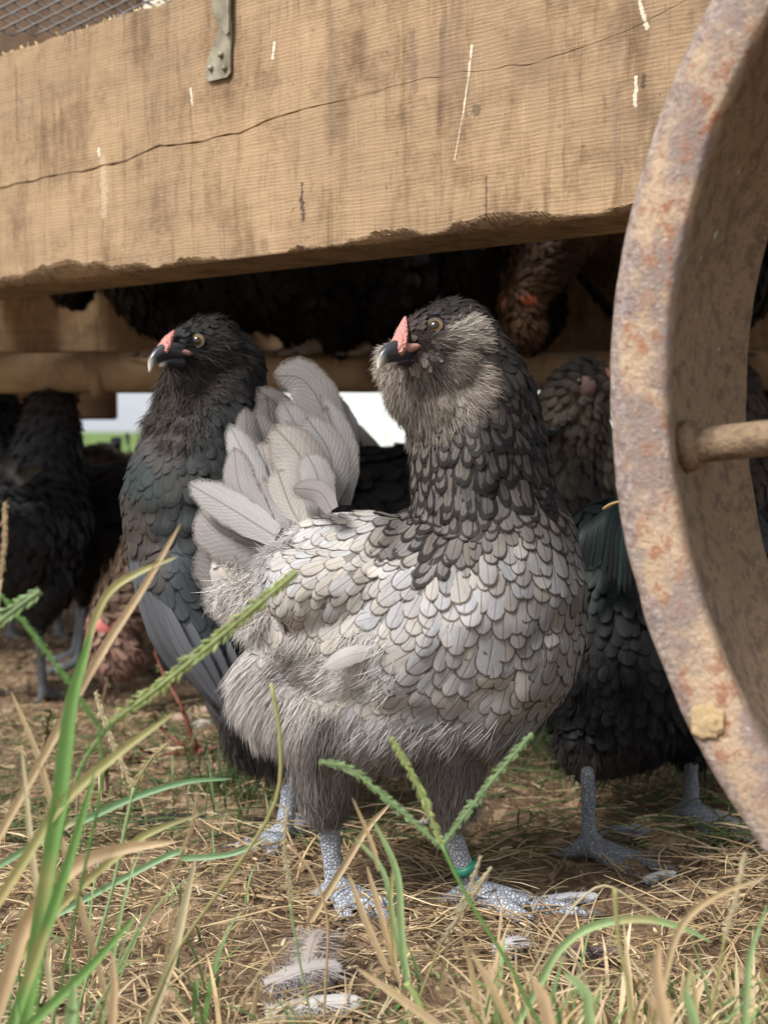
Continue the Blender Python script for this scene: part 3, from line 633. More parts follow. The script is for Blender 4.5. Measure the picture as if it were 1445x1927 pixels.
def bird(root, base, chains, legs, fld, voxel, nfeat, strand_jobs, leg_mat_, lift, seed, nparts, cand=26000, excl=(), skin_dark=.55, smooth=6, vis=None):
    """chains = body chains, legs = leg chains (same mesh); fld gives per-point [s, L, W, br,bg,bb, er,eg,eb, lace, cover]"""
    V, Q, T = skin_mesh(chains+legs, voxel, smooth)
    lp = np.array([p for ch in legs for p in densify(ch)])
    A, _ = fld(V); colv = A[:, 3:6]*skin_dark
    fc = np.array([V[q].mean(0) for q in Q]) if not isinstance(Q, np.ndarray) else V[Q].mean(1)
    dl = np.min(np.linalg.norm(fc[:, None]-lp[None, :, :3], axis=2)-lp[None, :, 3]*1.12, axis=1) if len(lp) else np.ones(len(fc))
    fm = (dl < .0015).astype(int)
    for cp, cd, cs in CLAWS:
        vv, ff = tube(spline([cp-cd*.003*cs+[0, 0, .0015], cp+cd*.004*cs+[0, 0, .0022], cp+cd*.009*cs+[0, 0, -.001]], 6), np.array([.0026, .0026, .0023, .0018, .0011, .0002])*cs, 8); obj('claw', mesh_data('claw', vv-base, ff), M_CLAW, root)
    CLAWS.clear()
    body = obj('body', mesh_data('body', V-base, Q, cols={'bc': colv}, fmat=fm), [M_SKIN, leg_mat_], root)
    bvh = BVHTree.FromPolygons(V.tolist(), T.tolist())
    P, Nn = sample(V, T, cand, seed)
    d2 = np.min(np.linalg.norm(P[:, None]-lp[None, :, :3], axis=2)-lp[None, :, 3]*1.25, axis=1) if len(lp) else np.ones(len(P))
    ok = d2 > .002
    for (cx, cr) in excl: ok &= np.linalg.norm(P-cx, axis=1) > cr
    P, Nn = P[ok], Nn[ok]; A, Dn = fld(P)
    cov = A[:, 10] > np.random.default_rng(seed+5).random(len(P)); P1, N1, A1, D1 = P[cov], Nn[cov], A[cov], Dn[cov]
    k = poisson(P1, A1[:, 0]); P1, N1, A1, D1 = P1[k], N1[k], A1[k], D1[k]
    r = np.random.default_rng(seed+1); n = len(k); sz = r.uniform(.8, 1.25, n)
    F3 = feathers(bvh, P1, N1, D1, A1[:, 1]*sz, A1[:, 2]*sz*1.2*r.uniform(.9, 1.1, n), lift, seed)
    tint = r.random(n)[:, None]; cool = np.array([.96, 1.0, 1.06]); warm = np.array([1.03, 1.0, .95])
    BC = A1[:, 3:6]*np.where(tint < .28, cool, np.where(tint > .65, warm, 1.0))*r.uniform(.88, 1.10, (n, 1)); EC = A1[:, 6:9]*r.uniform(.8, 1.2, (n, 1))
    view = nrm(np.array([0, 0, H])-P1); face = (N1*view).sum(1); area = A1[:, 1]*A1[:, 2]*np.clip(face, 0, 1)
    if vis is not None: area = area*vis(P1)
    order = np.argsort(-area); top = order[:nparts]; rest = order[nparts:]
    if nparts:
        for i in top:
            v, f, uv, cl = pack(F3[i:i+1], BC[i:i+1], EC[i:i+1], A1[i:i+1, 9], A1[i:i+1, 11]); obj('feather', mesh_data('feather', v-base, f, uv=uv, cols=cl), M_FEATHER, root)
    if len(rest):
        v, f, uv, cl = pack(F3[rest], BC[rest], EC[rest], A1[rest, 9], A1[rest, 11]); obj('plumage', mesh_data('plumage', v-base, f, uv=uv, cols=cl), M_FEATHER, root, kind='stuff')
    VV = []; FF = []; CC = []; o = 0
    for job in strand_jobs:
        m = job['mask'](P)*job.get('dens', 1.) > np.random.default_rng(seed+9+job.get('seed', 0)).random(len(P)); idx = np.nonzero(m)[0]
        reps = job.get('rep', 1); Pi, Ni = P[idx], Nn[idx]
        Pi = np.repeat(Pi, reps, 0)+np.random.default_rng(seed).normal(0, .0015, (len(Pi)*reps, 3)); Ni = np.repeat(Ni, reps, 0)
        Ai, Di = fld(Pi); 
        if 'dir' in job: Di = job['dir'](Pi, Di)
        C = job['col'] if 'col' in job else None; C = job['colf'](Pi) if 'colf' in job else C; C = Ai[:, 3:6]*job.get('bright', 1.) if C is None else np.broadcast_to(C, (len(Pi), 3))
        if not len(Pi): continue
        v, f, c = strands(Pi, Ni, Di, job['L'], job['lift'], job['w'], C, seed+job.get('seed', 0), job.get('curl', .3), 4, job.get('jit', .25)); VV.append(v); FF.append(f+o); CC.append(c); o += len(v)
    if VV: obj('down', mesh_data('down', np.concatenate(VV)-base, np.concatenate(FF), cols={'bc': np.concatenate(CC)}), M_DOWN, root, kind='stuff')
    return bvh
def densify(ch):
    ch = np.asarray(ch, float); out = [ch[0]]
    for a, b in zip(ch[:-1], ch[1:]):
        for k in range(1, 7): out.append(a+(b-a)*k/6)
    return out
def hit(bvh, px, py):
    loc, n, i, d = bvh.ray_cast(Vector((0, 0, H)), Vector(ray(px, py)), 5)
    if loc is None: return None, None
    return np.array(loc), np.array(n)
def px_chain(rows): return [(*W(x, y, D), r*D/F_PX) for x, y, D, r in rows]
WIDE = dict(neck=.42, neckl=.34, upbreast=.10, grn=.1)
def px_field(rows, pal, D0):
    P = []; A = []; Dd = []
    for (x, y, dx, dy, s, L, w_, k, cov) in rows:
        bc, ec, lace = pal[k]; P.append(W(x, y, D0)); Dd.append([dx, 0, -dy]); g = .84 if s > 6.6 else 1.; A.append([s*g/1e3, L*g/1e3, w_*g/1e3, *bc, *ec, lace, cov, WIDE.get(k, 0.)])
    return Field(P, A, Dd)
CLAWS = []
def foot(c, s, heading, z=0.006, r=.0062, spread=.55, lens=(.036, .045, .036, .018), claw=True):
    """toes as chains from the ankle base c on the ground"""
    out = []
    for k, (a, L) in enumerate(zip((-spread, 0, spread, math.pi), lens)):
        t = heading+a; d = np.array([math.cos(t), math.sin(t), 0]); L = L*s
        p0 = np.array([c[0], c[1], z+.010*s]); p1 = p0+d*L*.35+[0, 0, -.002*s]; p2 = p0+d*L*.7+[0, 0, -.006*s]; p3 = p0+d*L+[0, 0, -.008*s]; p4 = p0+d*L*1.22+[0, 0, -.010*s]
        CLAWS.append((p4, d, s))
        out.append([(*p0, r*1.35*s), (*p1, r*1.05*s), (*p2, r*.95*s), (*p3, r*.8*s), (*p4, r*.3*s)])
    return out
# palettes: base colour, edge colour, lacing strength
PAL = dict(body=((.395, .385, .380), (.105, .080, .065), .93), warm=((.43, .41, .385), (.13, .10, .08), .9), breast=((.25, .244, .241), (.055, .042, .035), .95), upbreast=((.125, .113, .104), (.022, .018, .015), .95),
           neck=((.042, .038, .037), (.005, .0045, .0045), .97), neckl=((.115, .103, .094), (.012, .010, .009), .97), crown=((.022, .020, .020), (.012, .011, .011), .6), beard=((.26, .225, .19), (.16, .13, .105), .4),
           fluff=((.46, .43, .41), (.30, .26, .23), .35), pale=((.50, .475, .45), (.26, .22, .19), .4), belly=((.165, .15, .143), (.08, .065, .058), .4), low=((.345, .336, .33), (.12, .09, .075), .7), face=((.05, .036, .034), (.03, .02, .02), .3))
TAILC = [((.25, .235, .228), (.12, .095, .08)), ((.30, .288, .285), (.12, .115, .10)), ((.26, .245, .235), (.10, .08, .07)), ((.27, .25, .23), (.12, .09, .07)), ((.16, .145, .14), (.06, .045, .04))]

def main_hen():
    base = on_ground(740, 1700); base[2] = gz(base[0], base[1])
    root = thing('hen', 'large grey laced hen with bearded cheeks standing in the middle, head turned left', 'hen', base)
    ch = [px_chain([(540, 1190, 1.135, 80), (610, 1180, 1.13, 150), (700, 1175, 1.12, 215), (790, 1180, 1.11, 225), (870, 1150, 1.10, 205), (935, 1110, 1.095, 172), (945, 1050, 1.095, 150), (912, 960, 1.10, 143), (902, 860, 1.10, 136), (890, 770, 1.10, 126), (872, 695, 1.10, 104), (856, 645, 1.10, 84)]),
          px_chain([(560, 1290, 1.12, 118), (640, 1320, 1.11, 135), (760, 1300, 1.10, 150), (880, 1270, 1.10, 150), (930, 1200, 1.10, 172)]), px_chain([(940, 1130, 1.10, 165), (985, 1195, 1.10, 119), (955, 1255, 1.10, 121), (900, 1310, 1.10, 118)]),
          px_chain([(560, 1030, 1.095, 48), (620, 1050, 1.09, 85), (700, 1065, 1.09, 105), (760, 1085, 1.10, 110)]),
          px_chain([(530, 1070, 1.07, 42), (570, 1110, 1.06, 75), (650, 1110, 1.068, 88), (730, 1110, 1.085, 100)]),
          px_chain([(858, 650, 1.085, 78), (815, 650, 1.075, 70), (782, 655, 1.065, 50), (765, 662, 1.06, 34)]),
          px_chain([(800, 690, 1.075, 72), (790, 735, 1.08, 62), (830, 760, 1.085, 80)]), px_chain([(870, 645, 1.07, 36), (850, 690, 1.065, 42)]), px_chain([(748, 664, 1.10, 26), (752, 690, 1.095, 38), (775, 700, 1.085, 50)]),
          px_chain([(520, 1000, 1.13, 45), (470, 1020, 1.13, 55), (450, 1075, 1.13, 55), (520, 1120, 1.13, 80)])]
    fl = on_ground(632, 1705); fr = on_ground(893, 1705); fl[2] = gz(*fl[:2]); fr[2] = gz(*fr[:2])
    ll = px_chain([(628, 1340, 1.11, 95), (618, 1430, 1.11, 72), (612, 1490, 1.115, 50), (616, 1530, 1.12, 30)])
    rl = px_chain([(820, 1350, 1.10, 100), (845, 1430, 1.10, 70), (852, 1490, 1.105, 50), (846, 1525, 1.108, 32)])
    ch += [ll, rl]
    def shank(a, b, r0, r1):
        P = [np.array(a[:3])*(1-t)+np.array(b)*t for t in (0, .12, .5, .85, 1)]; return [(*p, r) for p, r in zip(P, (r0*1.05, r0, r1*.95, r1, r1*1.15))]
    kl = W(616, 1535, 1.12); kr = W(838, 1545, 1.112)
    legs = [shank(kl, fl+[0, 0, .013], .0094, .0085), shank(kr, fr+[0, 0, .013], .0090, .0082)]
    legs += foot(fl, 1.15, math.radians(-45), fl[2]); legs += foot(fr, 1.25, math.radians(-12), fr[2], lens=(.04, .058, .036, .02))
    R = []
    a = R.append
    for t in ((850, 575, .8, .2, 4, 11, 3.2, 'crown', 1), (790, 590, .7, -.3, 3.6, 10, 2.8, 'crown', 1), (900, 600, .8, .6, 4.5, 13, 3.6, 'crown', 1), (745, 600, .3, -.9, 3.5, 8, 2.5, 'crown', .7), (940, 650, .6, .8, 5.2, 17, 4.2, 'crown', 1),
              (960, 720, .35, .95, 5.8, 20, 4.4, 'neck', 1), (1000, 780, .25, 1, 6, 22, 4.6, 'neck', 1), (930, 800, .15, 1, 6, 21, 4.6, 'neck', 1), (850, 820, -.02, 1, 6, 20, 4.6, 'neckl', 1), (790, 850, -.12, 1, 6, 21, 4.4, 'neckl', 1), (920, 880, .05, 1, 6.5, 23, 5, 'neck', 1), (1020, 900, .15, 1, 6.5, 24, 4.8, 'neck', 1),
              (770, 940, -.35, 1, 6.3, 26, 4.6, 'neckl', 1), (830, 940, -.12, 1, 6.3, 25, 4.8, 'neckl', 1), (820, 1000, -.15, 1, 6.5, 26, 5, 'neckl', 1), (755, 1000, -.4, 1, 6.5, 26, 5, 'upbreast', 1), (880, 1000, 0, 1, 7, 23, 5.2, 'upbreast', 1),
              (960, 960, .1, 1, 8.5, 22, 6.4, 'upbreast', 1), (1050, 980, .12, 1, 9, 22, 6.6, 'upbreast', 1), (970, 1030, 0, 1, 9.5, 23, 7.2, 'breast', 1), (1060, 1070, .05, 1, 9.5, 24, 7.2, 'breast', 1), (880, 1070, -.05, 1, 11, 27, 9, 'body', 1),
              (980, 1130, -.05, 1, 10.5, 26, 8, 'breast', 1), (1080, 1160, -.1, 1, 10.5, 26, 7.5, 'breast', 1), (900, 1160, -.2, 1, 11, 27, 8.5, 'body', 1), (810, 1110, -.45, 1, 10.5, 25, 8, 'body', 1), (980, 1240, -.25, 1, 11, 28, 8.2, 'body', 1), (1030, 1260, -.3, 1, 11, 28, 7.6, 'breast', 1), (1100, 1100, 0, 1, 10, 26, 7.4, 'upbreast', 1), (1080, 1230, -.2, 1, 10, 26, 7.4, 'breast', 1), (990, 1180, -.1, 1, 10.5, 26, 8, 'breast', 1),  # darker keys at far right also paint the breast's shaded side into the feathers
              (880, 1250, -.5, .8, 11, 28, 8.4, 'body', 1), (780, 1220, -.65, .6, 10.5, 27, 8.5, 'body', 1), (800, 1310, -.7, .55, 11, 28, 8, 'low', 1), (920, 1330, -.65, .7, 11, 28, 7.6, 'low', 1), (980, 1350, -.7, .7, 10, 28, 7, 'breast', 1),
              (700, 1130, -.7, .65, 9.5, 23, 6.8, 'body', 1), (700, 1030, -.75, .6, 8, 20, 5.6, 'warm', 1), (640, 1080, -.65, .75, 8.2, 20, 5.8, 'warm', 1), (760, 1040, -.6, .7, 8.5, 21, 6, 'body', 1), (620, 1000, -.85, .5, 7.5, 21, 5, 'warm', 1), (700, 950, -.9, .45, 7.5, 22, 5, 'warm', 1),
              (560, 1020, -.8, .55, 7.5, 19, 5, 'body', 1), (560, 1120, -.45, .9, 8, 22, 5.6, 'warm', 1), (600, 1160, -.5, .85, 9.5, 25, 7, 'warm', 1), (520, 1070, -.5, .85, 7, 18, 5, 'body', 1), (500, 1170, -.4, .8, 9, 26, 7.5, 'warm', 1),
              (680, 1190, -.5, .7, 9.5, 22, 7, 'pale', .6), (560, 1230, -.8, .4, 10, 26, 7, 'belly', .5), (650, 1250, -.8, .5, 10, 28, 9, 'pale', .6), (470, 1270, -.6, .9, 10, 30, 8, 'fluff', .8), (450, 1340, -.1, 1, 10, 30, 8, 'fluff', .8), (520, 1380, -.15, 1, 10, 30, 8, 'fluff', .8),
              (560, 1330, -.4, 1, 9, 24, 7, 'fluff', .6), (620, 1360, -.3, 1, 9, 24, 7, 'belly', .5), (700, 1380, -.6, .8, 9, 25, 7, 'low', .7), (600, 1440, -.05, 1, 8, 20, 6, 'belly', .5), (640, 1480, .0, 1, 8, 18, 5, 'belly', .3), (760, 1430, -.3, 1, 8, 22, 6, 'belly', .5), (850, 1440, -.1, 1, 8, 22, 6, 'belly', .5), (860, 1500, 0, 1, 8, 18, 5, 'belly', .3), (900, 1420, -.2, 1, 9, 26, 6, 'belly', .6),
              (450, 1040, -.5, .6, 9, 24, 8, 'fluff', .7), (430, 1100, -.5, .8, 9, 24, 8, 'fluff', .6),
              (800, 730, .05, 1, 5, 12, 3, 'beard', .25), (760, 720, -.2, 1, 5, 12, 3, 'beard', .2), (840, 790, .05, 1, 5.5, 16, 4, 'neckl', .8), (850, 720, .45, .8, 5, 12, 3.2, 'beard', .25), (860, 640, .9, .1, 5, 12, 3, 'beard', .2), (885, 622, 1, -.25, 5, 12, 3, 'beard', .2), (905, 585, .8, .4, 4.5, 13, 3.6, 'crown', 1), (935, 620, .6, .8, 5, 15, 4, 'crown', 1), (925, 660, .5, .9, 5, 15, 4, 'crown', 1), (720, 650, -.9, -.2, 5, 10, 3, 'beard', .1),
              (790, 650, .6, .6, 3, 7, 2, 'face', .03), (800, 620, .8, .1, 3, 7, 2, 'face', .03), (770, 630, .6, .2, 3, 6, 2, 'face', .03), (815, 600, .8, 0, 3, 7, 2, 'crown', .7), (820, 680, .4, 1, 4, 9, 2.5, 'beard', .2)): a(t)
    fld = px_field(R, PAL, 1.09)
    def blob(*cs):
        def f(P):
            # weights fall off from pixel-measured spots on the bird, in metres across its side
            o = np.zeros(len(P))
            for (x, y, r, wgt) in cs:
                c = W(x, y, 1.09); d = np.sqrt((P[:, 0]-c[0])**2+(P[:, 2]-c[2])**2)/(r*1.09/F_PX); o = np.maximum(o, wgt*np.clip(1.25-d, 0, .25)*4)
            return o
        return f
    def facemask(P):
        o = np.ones(len(P))
        for x, y, rr in ((817, 611, 24), (785, 618, 26), (760, 640, 34), (740, 625, 30), (735, 665, 34), (790, 640, 26), (775, 675, 34)):
            c = W(x, y, 1.06); d = np.sqrt((P[:, 0]-c[0])**2+(P[:, 2]-c[2])**2)/(rr*1.06/F_PX); o *= np.clip((d-.8)/.3, 0, 1)
        return o
    def away(P, D):
        c = W(775, 640, 1.05); d = P-c; d[:, 1] *= .3; d = nrm(d); d[:, 2] -= .35*(d[:, 0] < .6); return nrm(d)
    def beardcol(P):
        c = W(800, 668, 1.05); d = np.sqrt((P[:, 0]-c[0])**2+(P[:, 2]-c[2])**2)*F_PX/1.05; t = np.clip((d-22)/48, 0, 1)[:, None]; n_ = (.8+.5*vnoise(P, 160, 3))[:, None]
        return (np.array([.055, .045, .04])*(1-t)+np.array([.27, .235, .205])*t)*n_
    jobs = [dict(mask=lambda P, b=blob((800, 735, 60, 1), (842, 680, 40, 1), (755, 725, 36, 1), (855, 725, 52, 1), (800, 775, 50, .5)): b(P)*facemask(P), L=.011, lift=.17, w=.00019, rep=36, curl=.3, seed=1, jit=.20, dir=away, colf=beardcol),
            dict(mask=lambda P, b=blob((878, 632, 24, 1), (855, 640, 20, .8)): b(P)*facemask(P), L=.012, lift=.2, w=.00019, rep=21, curl=.35, seed=11, jit=.22, dir=away, col=(.42, .385, .345)),
            dict(mask=lambda P, b=blob((724, 668, 22, 1), (736, 698, 28, 1)): b(P)*(P[:, 1] > 1.075), L=.011, lift=.3, w=.00025, rep=21, curl=.35, seed=12, jit=.3, dir=away, col=(.36, .31, .27)),
            dict(mask=lambda P, b=blob((850, 575, 80, 1), (790, 585, 40, 1)): b(P)*facemask(P), L=.007, lift=.15, w=.00020, rep=8, seed=2, bright=1.3, jit=.15),
            dict(mask=blob((795, 660, 32, 1), (780, 690, 30, .8), (805, 640, 20, .6), (775, 620, 22, .7), (800, 590, 20, .6)), L=.0050, lift=.06, w=.00016, rep=16, col=(.06, .045, .04), seed=3, jit=.15, dir=away),
            dict(mask=blob((620, 1430, 110, 1), (850, 1450, 100, 1), (740, 1440, 100, 1), (570, 1235, 60, .6), (620, 1350, 50, .5)), L=.018, lift=.16, w=.00022, rep=6, curl=.3, jit=.16, seed=4, bright=1.25),
            dict(mask=blob((450, 1290, 60, 1), (480, 1390, 60, 1), (540, 1330, 80, .8)), L=.030, lift=.06, w=.00022, rep=8, curl=.12, jit=.08, seed=25, bright=1.05),
            dict(mask=blob((690, 1195, 40, .8), (700, 1230, 50, .8)), L=.018, lift=.16, w=.00021, rep=4, curl=.35, jit=.2, seed=5, bright=1.15),
            dict(mask=blob((490, 1000, 50, .6), (470, 1060, 40, .5), (520, 980, 50, .6)), L=.014, lift=.35, w=.00021, rep=6, curl=.7, jit=.5, seed=6, bright=1.2),
            dict(mask=blob((440, 1140, 40, 1), (480, 1150, 30, .7)), L=.020, lift=.5, w=.00025, rep=12, curl=1.0, jit=.5, seed=16, bright=1.25),
            dict(mask=blob((940, 1400, 60, 1), (1000, 1370, 40, .7), (880, 1390, 60, .7)), L=.022, lift=.1, w=.00022, rep=4, jit=.12, seed=7, bright=1.2),
            dict(mask=facemask, dens=.6, L=.008, lift=.04, w=.00012, rep=2, seed=8, bright=1.05, jit=.12)]
    head = W(840, 650, 1.09)
    bvh = bird(root, base, ch, legs, fld, .0026, 0, jobs, M_LEG, .0013, 11, 300, cand=46000, excl=[(W(816, 611, 1.058), .0078), (W(806, 612, 1.05), .0075)], vis=lambda P: (P[:, 2] < head[2]-.02) + .3)
    # tail
    tf = [([(560, 960), (545, 800), (482, 728)], 24, 1.165, 4), ([(610, 950), (642, 810), (560, 705)], 26, 1.155, 0), ([(600, 940), (615, 800), (572, 716), (512, 706)], 30, 1.145, 0), ([(618, 950), (640, 860), (610, 760)], 24, 1.15, 2), ([(590, 950), (580, 850), (528, 748)], 27, 1.135, 1), ([(610, 950), (622, 860), (572, 778)], 27, 1.125, 1),
          ([(530, 960), (500, 850), (478, 770)], 22, 1.14, 2), ([(505, 950), (470, 860), (462, 764)], 20, 1.13, 0), ([(575, 960), (570, 870), (512, 798)], 38, 1.11, 3), ([(510, 985), (470, 880), (430, 795)], 20, 1.11, 1), ([(500, 990), (452, 920), (440, 840)], 23, 1.105, 0), ([(540, 980), (510, 900), (490, 830)], 26, 1.115, 0),
          ([(520, 1010), (440, 960), (352, 908)], 24, 1.10, 1), ([(540, 1050), (430, 1010), (372, 958)], 36, 1.115, 0), ([(540, 1090), (440, 1080), (378, 1020)], 42, 1.12, 1), ([(550, 1130), (450, 1130), (384, 1090)], 36, 1.13, 1), ([(545, 1010), (500, 960), (470, 890)], 26, 1.10, 0), ([(625, 960), (600, 925), (548, 918)], 15, 1.07, 4), ([(575, 1000), (545, 950), (520, 880)], 30, 1.10, 3), ([(600, 975), (598, 900), (575, 850)], 24, 1.10, 2), ([(640, 960), (645, 880), (628, 800)], 14, 1.16, 4)]
    tf += [([(560, 1110), (450, 1075), (380, 1045)], 40, 1.125, 0), ([(560, 1150), (460, 1140), (392, 1125)], 34, 1.13, 1), ([(600, 960), (560, 880), (540, 790)], 30, 1.13, 0), ([(560, 980), (490, 900), (452, 812)], 26, 1.12, 2), ([(640, 950), (640, 850), (600, 740)], 24, 1.15, 1), ([(590, 960), (520, 840), (500, 740)], 26, 1.155, 4), ([(560, 1040), (470, 960), (405, 905)], 26, 1.12, 2)]
    for k, (pp, wd, D, ci) in enumerate(tf):
        P = [W(x, y, D+.02*(1-i/(len(pp)-1))*(-1 if D < 1.12 else .5)) for i, (x, y) in enumerate(pp)]
        V, F, uv = long_feather(P, 1.5*wd*D/F_PX, [rnd.uniform(-.35, .35), -1, rnd.uniform(-.1, .3)], cup=rnd.uniform(.05, .22))
        b, e = TAILC[ci]; n = len(V); cv = rnd.uniform(.9, 1.1); obj('tail_feather', mesh_data('tail_feather', V-base, F, uv=uv, cols={'bc': np.tile([*(np.array(b)*cv), .45], (n, 1)), 'ec': np.tile(e, (n, 1))}), M_FEATHER, root)
    # soft curled pale feathers on the flank
    soft = [([(700, 1225), (655, 1235), (608, 1258)], 19, (.38, .36, .34))]
    for (pp, wd, c) in soft:
        D = 1.05
        q, nn = hit(bvh, *pp[1]); D2 = D if q is None else float(q[1])*CP-.004
        PP = []
        for i, (x, y) in enumerate(pp):
            qq, _n = hit(bvh, x, y); Di = D2 if qq is None or abs(float(qq[1])*CP-D2) > .05 else float(qq[1])*CP
            PP.append(W(x, y, Di+(.006, -.0035, -.005)[i]))
        V, F, uv = long_feather(PP, wd*D2/F_PX, [rnd.uniform(-.3, .1), -1, .2], cup=.10)
        obj('feather', mesh_data('feather', V-base, F, uv=uv, cols={'bc': np.tile([*c, .35], (len(V), 1)), 'ec': np.tile(np.array(c)*.55, (len(V), 1))}), M_FEATHER, root)
    # head furniture
    q, nn = hit(bvh, 818, 611); eye_part(root, base, q-nn*.0012, nn*.6+np.array([-.3, -.7, 0.1]), .0052)
    D = 1.055
    beak_parts(root, base, [W(775, 664, D), W(752, 660, D-.012), W(732, 665, D-.02), W(718, 678, D-.024), W(711, 697, D-.026)], [.0055, .0066, .0056, .0034, .0004], [W(775, 677, D), W(752, 678, D-.012), W(733, 684, D-.019)], [.0045, .0034, .0010])
    V, F = tube(spline([W(762, 596, D+.006), W(758, 613, D-.002), W(754, 632, D-.010), W(748, 652, D-.0155), W(738, 662, D-.018)], 18)-base, np.interp(np.linspace(0, 1, 18), [0, .3, .7, .9, 1], [.0010, .0044, .0074, .0078, .0040]), 16, flat=.55, up=(-.55, -.80, .25))
    V = V + nrm(V-V.mean(0))*((vnoise(V, 420, 3)-.5)*.0014)[:, None]; obj('comb', mesh_data('comb', V, F), M_COMB, root)
    V, F = tube(spline([W(750, 652, D-.014), W(768, 655, D-.011), W(792, 650, D-.006)], 8)-base, [.004, .0048, .005, .0048, .0042, .0036, .0028, .001], 10, flat=.8); obj('face_skin', mesh_data('face_skin', V, F), simple('pink_face_skin', (.36, .18, .15), .6, .6, 350), root)
    # leg band
    a0 = np.array(kr); b0 = fr+np.array([0, 0, .013]); ax = nrm(b0-a0); c = a0+(b0-a0)*.66
    V, F = tube([c-ax*.0035-base, c-ax*.003-base, c+ax*.003-base, c+ax*.0035-base], [.0088, .0104, .0104, .0088], 20); obj('leg_band', mesh_data('leg_band', V, F), M_BAND, root)
main_hen()

